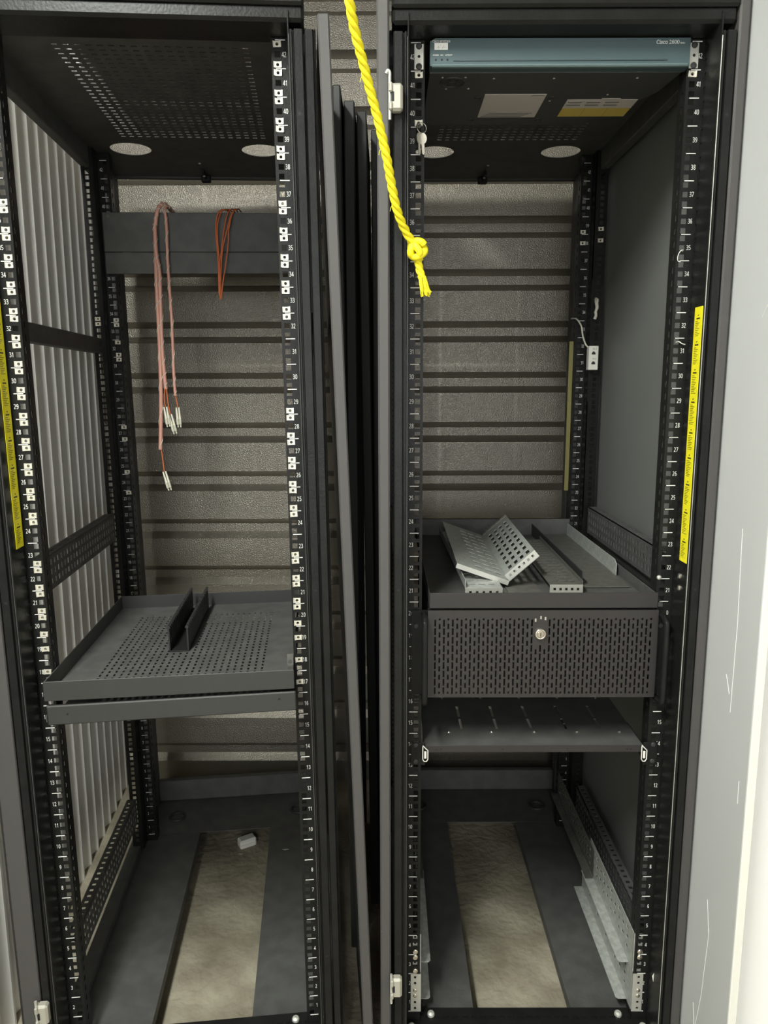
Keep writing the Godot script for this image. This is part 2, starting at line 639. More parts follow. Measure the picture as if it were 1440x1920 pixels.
# ====================================================================== racks
func cage_nut_mesh() -> ArrayMesh:
	O = Vector3.ZERO
	var st := new_st()
	plate_hole(st, Vector3(0, 0, 0.0008), Vector3.RIGHT, Vector3.UP, Vector2(-0.0046, -0.0046), Vector2(0.0046, 0.0046), 0.0027, 0.005, 12)
	for s in [-1, 1]:
		box(st, Vector3(s * 0.0062 - 0.0007, -0.0050, -0.001), Vector3(s * 0.0062 + 0.0007, 0.0050, 0.0028), 0.0004)
		box(st, Vector3(s * 0.0053 - 0.0014, -0.0048, 0.0004), Vector3(s * 0.0053 + 0.0014, 0.0048, 0.0012))
	return st.commit()

func hole_y(k: int, j: int) -> float:    # j = 0, 1, 2 from the bottom of unit k (1..42)
	return (k - 1) * U + [0.00635, 0.022225, 0.0381][j]

func hole_list() -> Array:
	var a := []
	for k in range(1, 43):
		for j in 3:
			var y := hole_y(k, j)
			a.append([y - 0.00475 + 0.02, y + 0.00475 + 0.02])
	return a

func slot_list(h: float, pitch: float, length: float) -> Array:
	var a := []
	var y := pitch
	while y + length < h - 0.02:
		a.append([y, y + length])
		y += pitch
	return a

func rail(r: Node3D, s: int, z: float, rear: bool, nuts: Array) -> void:
	var X := Vector3(s, 0, 0)
	var st := new_st()
	var o := Vector3(s * 0.2225, -0.02, z)
	var h := 42 * U + 0.04
	sheet(st, o, X, Vector3.UP, Vector3(0, 0, -0.002), h, [[0.0, 0.00525, []], [0.00525, 0.01475, hole_list()], [0.01475, 0.031, []]])
	# inner return flange with slots
	sheet(st, Vector3(s * 0.2225, -0.02, z - 0.002), Vector3(0, 0, -1), Vector3.UP, Vector3(s * 0.002, 0, 0), h, [[0.0, 0.009, []], [0.009, 0.016, slot_list(h, U / 2, 0.011)], [0.016, 0.032, []]])
	if rear:
		sheet(st, Vector3(s * 0.2515, -0.02, z - 0.002), Vector3(0, 0, 1), Vector3.UP, Vector3(s * 0.002, 0, 0), h, [[0.0, 0.04, []]])
		sheet(st, Vector3(s * 0.2515, -0.02, z + 0.038), X, Vector3.UP, Vector3(0, 0, -0.002), h, [[0.0, 0.013, []], [0.013, 0.0225, hole_list()], [0.0225, 0.032, []]])
	else:
		# side wall that runs forward to the post
		sheet(st, Vector3(s * 0.2515, -0.02, z - 0.03), Vector3(0, 0, 1), Vector3.UP, Vector3(s * 0.002, 0, 0), h, [[0.0, 0.034, []], [0.034, 0.040, slot_list(h, U / 2, 0.013)], [0.040, 0.094, []]])
	var p := part("mounting_rail", st, M.frame, r)
	st = new_st()
	for k in range(0, 43):
		box(st, Vector3(s * 0.2295, k * U - 0.0007, z + 0.0002), Vector3(s * 0.246, k * U + 0.0007, z + 0.0007))
	for k in range(1, 43):
		write(st, str(k), Vector3(s * 0.2435, hole_y(k, 1), z + 0.0004), Vector3.RIGHT, Vector3.UP, 0.0082, 0.66)
	part("unit_scale", st, M.print, p)
	for n in nuts:
		var m := MeshInstance3D.new()
		m.name = "cage_nut"
		m.mesh = nut_mesh
		m.material_override = M.nut
		p.add_child(m, true)
		m.position = Vector3(s * (0.265 + 0.0042 if n.size() > 2 else 0.2325), hole_y(n[0], n[1]), z + (0.038 if n.size() > 2 else 0.0)) - O
		m.rotation.z = rng.randf_range(-0.05, 0.05)

func pair(a: Array, ks: Array) -> void:     # a nut on either side of the line above unit k
	for k in ks:
		a.append([k, 2])
		a.append([k + 1, 0])

func rack(f: int) -> void:
	var label: String = ["tall black open server rack on the right, holding the network box and perforated case", "tall black open server rack on the left, holding the sliding shelf and orange cables"][f]
	var t := thing("server_rack", label, "server rack", f, Vector3(0, FLOOR, -0.45))
	var st: SurfaceTool
	# front posts
	for s in [-1, 1]:
		st = new_st()
		var poly := PackedVector2Array([Vector2(0.2535, -0.03), Vector2(0.2535, 0.062), Vector2(0.2555, 0.065), Vector2(0.2580, 0.065), Vector2(0.2590, 0.060), Vector2(0.2605, 0.060), Vector2(0.2620, 0.066), Vector2(0.2745, 0.066), Vector2(0.2765, 0.063), Vector2(0.2765, -0.03)])
		extrude(st, poly, Vector3(0, FLOOR + 0.02, 0), Vector3(s, 0, 0), Vector3(0, 0, 1), Vector3(0, 1.957 - 0.02, 0))
		var post := part("front_post", st, M.frame, t)
		if f == 1:
			st = new_st()
			var w := 0.2965 if s > 0 else 0.318
			var lip := PackedVector2Array([Vector2(0.2785, -0.03), Vector2(0.2785, 0.063), Vector2(0.280, 0.0655), Vector2(w - 0.0055, 0.0655), Vector2(w - 0.003, 0.0625), Vector2(w - 0.002, 0.066), Vector2(w, 0.063), Vector2(w, -0.03)])
			extrude(st, lip, Vector3(0, FLOOR + 0.02, 0), Vector3(s, 0, 0), Vector3(0, 0, 1), Vector3(0, 1.957 - 0.02, 0))
			part("outer_flange", st, M.frame if s > 0 else M.edge, post)  # left flange is lighter grey, haze put into its colour
		heads(post, "fixing_hole", M.dark, 0.003, 0.0004, Vector3.BACK, [Vector3(s * 0.268, 0.19, 0.066), Vector3(s * 0.268, 0.93, 0.066), Vector3(s * 0.268, 1.73, 0.066)])
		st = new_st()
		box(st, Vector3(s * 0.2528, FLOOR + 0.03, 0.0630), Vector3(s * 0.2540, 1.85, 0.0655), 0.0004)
		part("edge_highlight", st, M.zinc if f == 0 and s > 0 else M.edge, post)  # strip colour stands in for the highlight on the post's bare edge
		# rear posts
		st = new_st()
		box(st, Vector3(s * 0.262, FLOOR + 0.02, -0.955), Vector3(s * 0.2945, 1.90, -0.90), 0.003)
		part("rear_post", st, M.inner, t)
		# side members, top and bottom
		st = new_st()
		box(st, Vector3(s * 0.262, 1.842, -0.90), Vector3(s * 0.284, 1.90, -0.03), 0.002)
		part("side_beam", st, M.inner, t)
		st = new_st()
		box(st, Vector3(s * 0.262, FLOOR + 0.02, -0.90), Vector3(s * 0.2945, -0.012, -0.03), 0.002)
		part("side_beam", st, M.inner, t)
		if f == 1:
			st = new_st()
			box(st, Vector3(s * 0.270, 1.388, -0.90), Vector3(s * 0.2945, 1.426, -0.03), 0.002)
			part("side_brace", st, M.inner, t)
		# perforated depth braces between front and rear rails
		for y in [0.903, 0.092]:
			st = new_st()
			var strips := field(0.545, 0.01, 0.535, 26, 0.0085, 0.006, 0.064, 3, 0.012)
			sheet(st, Vector3(s * 0.2535, y, -0.07), Vector3(0, 0, -1), Vector3.UP, Vector3(s * 0.002, 0, 0), 0.070, strips)
			sheet(st, Vector3(s * 0.2535, y + 0.070, -0.07), Vector3(0, 0, -1), Vector3(s, 0, 0), Vector3(0, -0.002, 0), 0.024, field(0.545, 0.01, 0.535, 26, 0.009, 0.006, 0.020, 1, 0.009))
			part("perforated_brace", st, M.inner, t)
	# top beam
	st = new_st()
	box(st, Vector3(-0.279, 1.892, 0.0), Vector3(0.279, 1.99, 0.068), 0.004)
	box(st, Vector3(-0.2785, 1.8705, 0.0), Vector3(0.2785, 1.896, 0.060), 0.005)
	box(st, Vector3(-0.262, 1.8745, -0.03), Vector3(0.262, 1.8895, 0.005), 0.003)
	part("top_beam", st, M.frame, t)
	# bottom sill, with a row of slots
	st = new_st()
	box(st, Vector3(-0.253, FLOOR + 0.02, -0.03), Vector3(0.253, -0.0225, 0.05), 0.001)
	sheet(st, Vector3(-0.253, -0.020, 0.05), Vector3.RIGHT, Vector3(0, 0, -1), Vector3(0, -0.003, 0), 0.08, field(0.506, 0.02, 0.486, 24, 0.012, 0.012, 0.068, 2, 0.008))
	part("bottom_sill", st, M.frame, t)
	# roof: perforated field, then a solid strip with two round cable holes
	st = new_st()
	sheet(st, Vector3(-0.262, 1.890, -0.02), Vector3.RIGHT, Vector3(0, 0, -1), Vector3(0, 0.0015, 0), 0.58, field(0.524, 0.095, 0.445, 18, 0.0105, 0.065, 0.575, 27, 0.0052))
	for s in [-1, 1]:
		plate_hole(st, Vector3(s * 0.163, 1.890, -0.685), Vector3.RIGHT, Vector3(0, 0, 1), Vector2(-0.099 if s < 0 else -0.163, -0.085), Vector2(0.163 if s < 0 else 0.099, 0.085), 0.050, 0.0015, 36)
	box(st, Vector3(-0.262, 1.890, -0.94), Vector3(0.262, 1.8915, -0.77))
	part("roof_panel", st, M.inner, t)
	st = new_st()
	box(st, Vector3(-0.125 if f == 1 else -0.24, 1.9125, -0.415), Vector3(0.15 if f == 1 else 0.24, 1.960, -0.04), 0.003)
	part("fan_tray", st, M.dark, t)
	st = new_st()
	box(st, Vector3(-0.285, 1.886, -0.957), Vector3(0.285, 1.925, -0.935), 0.002)
	part("rear_beam", st, M.inner, t)
	st = new_st()
	box(st, Vector3(-0.022, 1.872, -0.93), Vector3(0.004, 1.889, -0.912), 0.002)
	box(st, Vector3(-0.012, 1.8785, -0.9125), Vector3(-0.006, 1.889, -0.85), 0.001)
	part("door_catch", st, M.dark, t)
	heads(t, "catch_rivet", M.zinc, 0.0035, 0.003, Vector3.DOWN, [Vector3(-0.009, 1.890, -0.80), Vector3(-0.009, 1.8785, -0.88)])
	st = new_st()
	box(st, Vector3(-0.262, FLOOR + 0.02, -0.957), Vector3(0.262, 0.036, -0.935), 0.002)
	part("rear_sill", st, M.inner, t)
	# floor plates left and right of the open strip
	for s in [-1, 1]:
		st = new_st()
		box(st, Vector3(s * 0.105, -0.032, -0.74), Vector3(s * 0.262, -0.030, -0.031))
		box(st, Vector3(s * 0.105, -0.055, -0.74), Vector3(s * 0.107, -0.032, -0.031))
		part("floor_plate", st, M.inner, t)
	st = new_st()
	box(st, Vector3(-0.262, -0.032, -0.93), Vector3(0.262, -0.030, -0.742))
	var back := part("floor_plate", st, M.inner, t)
	for s in [-1, 1]:
		st = new_st()
		ring(st, Vector3(s * 0.188, -0.028, -0.83), Vector3.UP, 0.022, 0.004)
		part("grommet", st, M.sheet, back)
	# side panels stay on the right rack only
	if f == 0:
		for s in [-1, 1]:
			st = new_st()
			var a := 0.283 if s < 0 else 0.2785
			var b := 0.3035 if s < 0 else 0.296
			box(st, Vector3(s * a, FLOOR + 0.03, 0.045), Vector3(s * b, 2.0, 0.066), 0.003)
			var fl := part("side_panel_edge", st, M.edge, t, "grey front edge of the side panel")
			fl.set_meta("label", "grey front edge of the side panel")
			st = new_st()
			box(st, Vector3(s * 0.2965, FLOOR + 0.03, -0.95), Vector3(s * 0.2985, 2.0, 0.045))
			part("side_panel", st, M.side, t)
	# hinge brackets on the front left post
	for y in [1.7535, 0.1265]:
		st = new_st()
		box(st, Vector3(-0.2815, y - 0.021, 0.066), Vector3(-0.2615, y + 0.021, 0.084), 0.004)
		box(st, Vector3(-0.2840, y + 0.006, 0.070), Vector3(-0.2780, y + 0.021, 0.088), 0.002)
		box(st, Vector3(-0.2840, y - 0.021, 0.070), Vector3(-0.2780, y - 0.008, 0.088), 0.002)
		var hg := part("hinge", st, M.hinge, t)
		st = new_st()
		rod(st, Vector3(-0.2825, y - 0.034, 0.080), Vector3(-0.2825, y + 0.030, 0.080), 0.0026)
		if f == 0 and y > 1.0:
			tube(st, smooth_path([Vector3(-0.2825, y + 0.030, 0.080), Vector3(-0.2825, y + 0.037, 0.080), Vector3(-0.2855, y + 0.040, 0.080), Vector3(-0.2885, y + 0.035, 0.080)], 4), 0.0026, 8)
		part("hinge_pin", st, M.zinc, hg)
		st = new_st()
		box(st, Vector3(-0.2800, y - 0.007, 0.0835), Vector3(-0.2755, y + 0.007, 0.0846))
		part("hinge_slot", st, M.dark, hg)
	# rails and the nuts clipped into them
	var nl := []
	var nr := []
	if f == 1:
		nr.append([42, 2])
		pair(nr, [41, 40, 39, 38, 36, 35, 34, 33, 32, 28, 27, 26, 25, 24, 22, 21, 20])
		nr.append_array([[20, 0], [19, 1], [18, 1], [17, 1]])
		pair(nl, [36, 35, 34, 33, 32, 31, 30, 29, 28, 27, 26, 25, 24, 22, 21, 20])
		nl.append_array([[20, 0], [19, 1], [18, 1]])
		rail(t, -1, -0.70, true, [[34, 0], [33, 2], [32, 2], [32, 0], [31, 2], [27, 2], [27, 0], [25, 0], [23, 2], [34, 0, 1], [33, 2, 1]])
		rail(t, 1, -0.70, true, [])
	else:
		nl.append_array([[41, 2], [40, 0]])
		nr.append_array([[41, 2]])
		rail(t, -1, -0.70, true, [])
		rail(t, 1, -0.70, true, [[39, 0], [38, 1], [39, 0, 1], [38, 1, 1]])
	rail(t, -1, 0.0, false, nl)
	rail(t, 1, 0.0, false, nr)
	if f == 0:
		heads(t, "side_bolt", M.chrome, 0.0055, 0.004, Vector3.LEFT, [Vector3(0.2515, 0.9475, 0.036), Vector3(0.2515, 0.9255, 0.037)])
		heads(t, "rail_screw", M.zinc, 0.0045, 0.004, Vector3.BACK, [Vector3(0.2260, 0.9360, 0.0)])
	# levelling feet
	for s in [-1, 1]:
		for z in [-0.88, 0.0]:
			st = new_st()
			rod(st, Vector3(s * 0.24, FLOOR, z), Vector3(s * 0.24, FLOOR + 0.03, z), 0.018, 14)
			part("levelling_foot", st, M.sheet, t)
	# base bolts
	for s in [-1, 1]:
		heads(t, "base_bolt", M.zinc, 0.008, 0.008, Vector3(0, 1, 0.4).normalized(), [Vector3(s * 0.198, -0.020, -0.012), Vector3(s * 0.240, -0.020, 0.020)])

# ====================================================================== panels kept between and beside the racks
func loose_panel(label: String, top: Vector3, foot: Vector3, w: float, depth: float, yaw: float, m: Material) -> void:
	# a rack side panel on edge: front edge strip runs from foot to top
	var up := (top - foot)
	var h := up.length()
	var y := up.normalized()
	var z := Vector3(sin(yaw), 0, cos(yaw))
	var xx := y.cross(z).normalized()
	z = xx.cross(y)
	var t := thing("loose_side_panel", label, "panel", 0, foot, "rack side panels kept in the gap", Basis(xx, y, z))
	O = Vector3.ZERO
	var st := new_st()
	box(st, Vector3(-w / 2, 0, -0.020), Vector3(w / 2, h, 0), 0.0025)
	part("folded_edge", st, m, t)
	st = new_st()
	box(st, Vector3(-w / 2 + 0.0005, 0.001, -depth), Vector3(-w / 2 + 0.0020, h - 0.001, -0.020))
	box(st, Vector3(-w / 2 + 0.0005, h - 0.003, -depth), Vector3(w / 2 - 0.0005, h - 0.001, -0.020))
	box(st, Vector3(-w / 2 + 0.0005, 0.001, -depth), Vector3(w / 2 - 0.0005, h - 0.001, -depth + 0.002))
	part("sheet", st, M.sheet, t)

func stored_panels() -> void:
	loose_panel("nearest grey rack side panel leaning in the gap, its light edge facing out", Vector3(-0.389, 1.885, 0.066), Vector3(-0.3245, FLOOR, 0.066), 0.0195, 0.34, 0.096, M.edge)
	loose_panel("dark rack side panel just behind the nearest leaning one in the gap", Vector3(-0.3915, 1.913, -0.30), Vector3(-0.372, FLOOR, -0.30), 0.017, 0.50, 0.0, M.sheet)
	loose_panel("third dark rack side panel in the gap, with a sloping top corner", Vector3(-0.3700, 1.917, -0.40), Vector3(-0.367, FLOOR, -0.40), 0.024, 0.45, 0.0, M.sheet)
	loose_panel("fourth rack side panel in the gap, its edge slightly paler than its neighbours", Vector3(-0.3444, 1.916, -0.46), Vector3(-0.3215, FLOOR, -0.46), 0.023, 0.45, 0.0, M.edge_dark)
	loose_panel("rearmost dark panel in the gap, next to the right rack", Vector3(-0.3176, 1.9255, -0.62), Vector3(-0.3130, FLOOR, -0.62), 0.0165, 0.30, 0.0, M.sheet)
	# scratched grey panel that stands against the right rack's outer side
	var t := thing("grey_panel", "tall light grey scratched panel standing against the right rack's outer side", "panel", 0, Vector3(0.307, FLOOR, -0.2))
	var st := new_st()
	box(st, Vector3(0.300, FLOOR, -0.70), Vector3(0.312, 2.30, 0.243), 0.003)
	part("sheet", st, M.grey_panel, t)
	st = new_st()
	box(st, Vector3(0.2990, FLOOR, 0.243), Vector3(0.3135, 2.30, 0.247), 0.0015)
	part("bright_edge", st, M.white, t, "bare white edge of the panel")
	for q in [[0.160, 1.06, 0.168, 0.90], [0.168, 0.90, 0.166, 0.74], [0.135, 0.36, 0.150, 0.30], [0.150, 0.30, 0.138, 0.16], [0.138, 0.16, 0.120, 0.07], [0.120, 0.07, 0.108, 0.12], [0.142, 0.80, 0.158, 0.77], [0.215, 0.64, 0.216, 0.60], [0.19, 1.55, 0.235, 1.62], [0.17, 1.40, 0.22, 1.45]]:
		var a := Vector3(0.2999, q[1], q[0])
		var b := Vector3(0.2999, q[3], q[2])
		st = new_st()
		rod(st, a, b, 0.0006, 4)
		part("scratch", st, M.scratch, t)

# ====================================================================== right rack
func screw(st: SurfaceTool, c: Vector3, r: float, n := Vector3.BACK) -> void:
	dome(st, c, n, r, r * 0.45, 14)

func right_contents() -> void:
	var st: SurfaceTool
	# --- network router in the top unit
	var t := thing("network_router", "flat blue-green network router at the top of the right rack", "router", 0, Vector3(0, 1.823, -0.13))
	st = new_st()
	var prof := PackedVector2Array([Vector2(-0.214, 1.826), Vector2(0.222, 1.824), Vector2(0.222, 1.868), Vector2(-0.205, 1.869), Vector2(-0.2145, 1.864)])
	extrude(st, prof, Vector3(0, 0, -0.012), Vector3.RIGHT, Vector3.UP, Vector3(0, 0, 0.024))
	part("front_bezel", st, M.router, t)
	st = new_st()
	box(st, Vector3(-0.175, 1.8330, 0.011), Vector3(0.185, 1.8342, 0.0132))
	part("bezel_groove", st, M.router_dark, t)
	st = new_st()
	box(st, Vector3(-0.212, 1.8240, 0.004), Vector3(0.221, 1.8290, 0.0140), 0.002)
	part("bezel_lip", st, M.router_light, t)
	st = new_st()
	var sh := PackedVector2Array([Vector2(-0.213, -0.012), Vector2(-0.213, -0.27), Vector2(0.118, -0.27), Vector2(0.208, -0.10), Vector2(0.218, -0.012)])
	extrude(st, sh, Vector3(0, 1.8235, 0), Vector3.RIGHT, Vector3(0, 0, 1), Vector3(0, 0.043, 0))
	part("case", st, M.router_under, t)
	st = new_st()
	ring(st, Vector3(-0.171, 1.8232, -0.05), Vector3.DOWN, 0.021, 0.0018)
	var grille := part("fan_grille", st, M.sheet, t)
	for k in 7:
		st = new_st()
		box(st, Vector3(-0.003, -0.0004, 0.006), Vector3(0.003, 0.0004, 0.019), 0, Transform3D(Basis(Vector3.UP, TAU * k / 7), Vector3(-0.171, 1.8231, -0.05)))
		part("fan_blade", st, M.sheet, grille)
	var under := []
	for p in [[-0.19, -0.03], [-0.15, -0.03], [-0.10, -0.035], [0.005, -0.035], [0.15, -0.035], [-0.18, -0.08], [-0.14, -0.08], [0.02, -0.14], [0.12, -0.11]]: under.append(Vector3(p[0], 1.8235, p[1]))
	heads(t, "case_screw", M.zinc, 0.0022, 0.001, Vector3.DOWN, under)
	for p in [[-0.118, -0.125], [0.020, -0.125], [-0.118, -0.240], [0.018, -0.240]]:
		st = new_st()
		ring(st, Vector3(p[0], 1.8233, p[1]), Vector3.DOWN, 0.006, 0.001, 16, 5)
		part("rubber_foot_ring", st, M.sheet, t)
	st = new_st()
	box(st, Vector3(-0.106, 1.8228, -0.225), Vector3(0.0075, 1.8234, -0.106))
	var lab := part("paper_label", st, M.paper, t, "white paper label under the case")
	for k in 4:
		st = new_st()
		box(st, Vector3(-0.100 + 0.004 * k, 1.8225, -0.221 + k * 0.006), Vector3(-0.02 + 0.006 * k, 1.8229, -0.2185 + k * 0.006))
		part("print_line", st, M.print_grey, lab)
	st = new_st()
	box(st, Vector3(-0.02, 1.8225, -0.113), Vector3(0.004, 1.8229, -0.110))
	part("print_line", st, M.print_grey, lab)
	st = new_st()
	box(st, Vector3(0.052, 1.8228, -0.1765), Vector3(0.184, 1.8234, -0.134))
	box(st, Vector3(0.115, 1.8228, -0.1345), Vector3(0.150, 1.8234, -0.128))
	lab = part("paper_label", st, M.paper, t, "white upper half of the warning label")
	for k in 6:
		st = new_st()
		var x0 := 0.056 + (k % 3) * 0.035
		var z0 := -0.142 - (k / 3) * 0.014
		box(st, Vector3(x0, 1.8225, z0 - 0.007), Vector3(x0 + 0.026, 1.8229, z0 - 0.002))
		part("print_line", st, M.print_grey, lab)
	for k in 3:
		st = new_st()
		box(st, Vector3(0.0525 + k * 0.0440, 1.8228, -0.222), Vector3(0.0525 + k * 0.0440 + 0.0432, 1.8234, -0.177))
		part("paper_label", st, M.paper_yellow, t, "yellow lower block of the warning label")
	# printed front
	st = new_st()
	write(st, "Cisco 2600", Vector3(0.203, 1.8618, 0.0122), Vector3.RIGHT, Vector3.UP, 0.0062, 1.0, true, 1.0)
	write(st, "SERIES", Vector3(0.2045, 1.8600, 0.0122), Vector3.RIGHT, Vector3.UP, 0.0020, 1.0, false, 0.0)
	write(st, "CISCO SYSTEMS", Vector3(-0.1955, 1.8640, 0.0122), Vector3.RIGHT, Vector3.UP, 0.0032, 0.95, true)
	box(st, Vector3(-0.2070, 1.8510, 0.0118), Vector3(-0.1845, 1.8615, 0.0123))
	write(st, "POWER", Vector3(-0.2045, 1.8425, 0.0122), Vector3.RIGHT, Vector3.UP, 0.0022, 1.0)
	write(st, "RPS", Vector3(-0.1945, 1.8425, 0.0122), Vector3.RIGHT, Vector3.UP, 0.0022, 1.0)
	write(st, "ACTIVITY", Vector3(-0.1830, 1.8425, 0.0122), Vector3.RIGHT, Vector3.UP, 0.0022, 1.0)
	part("lettering", st, M.print, t)
	st = new_st()
	for k in 9:
		var hh: float = [0.0012, 0.0025, 0.0042, 0.0025, 0.0012, 0.0025, 0.0042, 0.0025, 0.0012][k]
		box(st, Vector3(-0.2045 + k * 0.0021, 1.8528, 0.0123), Vector3(-0.2040 + k * 0.0021, 1.8528 + hh, 0.0125))
	part("emblem", st, M.print_grey, t)
	heads(t, "status_light", M.dark, 0.0016, 0.0008, Vector3.BACK, [Vector3(-0.2045, 1.8355, 0.0118), Vector3(-0.1945, 1.8355, 0.0118), Vector3(-0.1850, 1.8355, 0.0118)])
	# fixing ears, screwed to both rails
	for s in [-1, 1]:
		st = new_st()
		box(st, Vector3(s * 0.2245, 42 * U - 0.0425, 0.0008), Vector3(s * 0.2405, 42 * U - 0.0025, 0.0024), 0.0005)
		var ear := part("mounting_ear", st, M.zinc, t)
		heads(ear, "screw", M.sheet, 0.0052, 0.0023, Vector3.BACK, [Vector3(s * 0.2325, hole_y(42, 0), 0.0024), Vector3(s * 0.2325, hole_y(42, 2), 0.0024)])
		heads(ear, "screw_hole", M.dark, 0.0024, 0.0003, Vector3.BACK, [Vector3(s * 0.2325, hole_y(42, 1), 0.0024)])
	# paper tag stuck above the router
	single("paper_tag", "small grey paper tag on top of the router's right end", "tag", 0, Vector3(0.16, 1.8695, 0.002), func(s):
		extrude(s, PackedVector2Array([Vector2(0.108, 1.8695), Vector2(0.205, 1.8695), Vector2(0.196, 1.8745), Vector2(0.104, 1.8755)]), Vector3(0, 0, 0.0), Vector3.RIGHT, Vector3.UP, Vector3(0, 0, 0.0012)), M.galv_dull)

	# --- shelf that lies on the perforated case
	t = thing("rack_shelf", "black shelf tray on the perforated case, loaded with metal brackets", "shelf", 0, Vector3(0, 0.881, -0.33))
	st = new_st()
	box(st, Vector3(-0.207, 0.8815, -0.68), Vector3(0.220, 0.8835, 0.013))
	part("tray_floor", st, M.inner, t)
	st = new_st()
	box(st, Vector3(-0.209, 0.8805, 0.013), Vector3(0.2215, 0.9105, 0.016), 0.001)
	part("front_lip", st, M.case, t)
	for s in [0, 1]:
		st = new_st()
		var x: float = [-0.209, 0.220][s]
		box(st, Vector3(x, 0.8815, -0.68), Vector3(x + 0.002, 0.907, 0.013), 0.0006)
		part("side_lip", st, M.inner, t)
	st = new_st()
	box(st, Vector3(-0.209, 0.8815, -0.682), Vector3(0.222, 0.928, -0.680), 0.0006)
	part("rear_lip", st, M.inner, t)

	# --- perforated case
	t = thing("rack_case", "black rack-mount case with slotted front, round key lock and side handles", "server", 0, Vector3(0, 0.703, -0.2))
	st = new_st()
	box(st, Vector3(-0.2105, 0.705, -0.45), Vector3(0.2205, 0.878, 0.004), 0.001)
	part("body", st, M.dark, t)
	st = new_st()
	var w := 0.434
	var strips := []
	var at := 0.0
	for i in 50:
		var c := 0.0135 + i * 0.00830
		strips.append([at, c - 0.0017, []])
		var holes := []
		var y := 0.0070 + (0.0085 if i % 2 else 0.0)
		if i % 2: holes.append([0.0075, 0.0115])
		while y + 0.0135 < 0.1555:
			var cy := y + 0.007
			if not (absf(c - 0.2155) < 0.0135 and cy > 0.104 and cy < 0.165):
				holes.append([y + (0.0035 if i % 2 else 0.0) , y + 0.0135])
			y += 0.0168
		if i % 2 and not (absf(c - 0.2155) < 0.0135): holes.append([y + 0.0035, y + 0.0075])
		strips.append([c - 0.0017, c + 0.0017, holes])
		at = c + 0.0017
	strips.append([at, w, []])
	sheet(st, Vector3(-0.2115, 0.705, 0.020), Vector3.RIGHT, Vector3.UP, Vector3(0, 0, -0.002), 0.173, strips)
	box(st, Vector3(-0.2115, 0.705, 0.006), Vector3(-0.2095, 0.878, 0.018))
	box(st, Vector3(0.2205, 0.705, 0.006), Vector3(0.2225, 0.878, 0.018))
	var fp := part("front_grille", st, M.case, t)
	st = new_st()
	box(st, Vector3(-0.0135, 0.853, 0.0198), Vector3(0.0140, 0.868, 0.0206), 0.0003)
	part("latch_plate", st, M.case, fp)
	for q in [[-0.009, 0.859], [0.001, 0.864], [0.0095, 0.862]]:
		st = new_st()
		box(st, Vector3(q[0] - 0.0014, q[1] - 0.003, 0.0204), Vector3(q[0] + 0.0014, q[1] + 0.003, 0.0210))
		part("latch_mark", st, M.hinge, fp)
	st = new_st()
	rod(st, Vector3(0, 0.833, 0.020), Vector3(0, 0.833, 0.026), 0.0105, 22)
	ring(st, Vector3(0, 0.833, 0.026), Vector3.BACK, 0.0085, 0.0022, 24, 6)
	rod(st, Vector3(0, 0.833, 0.026), Vector3(0, 0.833, 0.0285), 0.0055, 18)
	var lk := part("key_lock", st, M.chrome, t)
	st = new_st()
	box(st, Vector3(-0.0007, 0.8295, 0.0283), Vector3(0.0007, 0.8365, 0.0289))
	part("keyhole", st, M.dark, lk)
	for s in [-1, 1]:
		st = new_st()
		var ey := PackedVector2Array([Vector2(0.2255, 0.7075), Vector2(0.2285, 0.7035), Vector2(0.2395, 0.7035), Vector2(0.2425, 0.7075), Vector2(0.2425, 0.8735), Vector2(0.2255, 0.8735)])
		extrude(st, ey, Vector3(0, 0, 0.0008), Vector3(s, 0, 0), Vector3.UP, Vector3(0, 0, 0.0022))
		if s > 0: extrude(st, PackedVector2Array([Vector2(0.218, 0.705), Vector2(0.2255, 0.705), Vector2(0.2255, 0.8735), Vector2(0.218, 0.8735)]), Vector3(0, 0, 0.0008), Vector3(s, 0, 0), Vector3.UP, Vector3(0, 0, 0.0022))
		else: extrude(st, PackedVector2Array([Vector2(0.210, 0.705), Vector2(0.2255, 0.705), Vector2(0.2255, 0.8735), Vector2(0.210, 0.8735)]), Vector3(0, 0, 0.0008), Vector3(s, 0, 0), Vector3.UP, Vector3(0, 0, 0.0022))
		var ear := part("mounting_ear", st, M.frame, t)
		heads(ear, "screw", M.sheet, 0.005, 0.0022, Vector3.BACK, [Vector3(s * 0.2335, 0.842, 0.003)])
		heads(ear, "screw_hole", M.dark, 0.0024, 0.0004, Vector3.BACK, [Vector3(s * 0.2335, 0.737, 0.003)])
		st = new_st()
		var hx: float = s * (0.2185 if s < 0 else 0.2290)
		tube(st, smooth_path([Vector3(hx, 0.700, 0.003), Vector3(hx, 0.699, 0.030), Vector3(hx, 0.704, 0.042), Vector3(hx, 0.716, 0.046), Vector3(hx, 0.780, 0.047), Vector3(hx, 0.850, 0.046), Vector3(hx, 0.862, 0.042), Vector3(hx, 0.867, 0.030), Vector3(hx, 0.866, 0.003)], 5), 0.0055, 12)
		part("handle", st, M.frame, t)

	# --- thin shelf below the case
	t = thing("rack_shelf", "thin black slotted shelf mounted under the perforated case", "shelf", 0, Vector3(0, 0.582, -0.17))
	st = new_st()
	var holes_at := []
	var edges := [[0.078, 0.0836], [0.151, 0.1566], [0.222, 0.2276], [0.294, 0.2996], [0.365, 0.3706]]
	at = 0.0
	for e in edges:
		holes_at.append([at, e[0], []])
		holes_at.append([e[0], e[1], [[0.070, 0.118], [0.128, 0.182]]])
		at = e[1]
	holes_at.append([at, 0.430, []])
	sheet(st, Vector3(-0.2165, 0.597, 0.0), Vector3.RIGHT, Vector3(0, 0, -1), Vector3(0, -0.0015, 0), 0.36, holes_at)
	var pl := part("shelf_plate", st, M.inner, t)
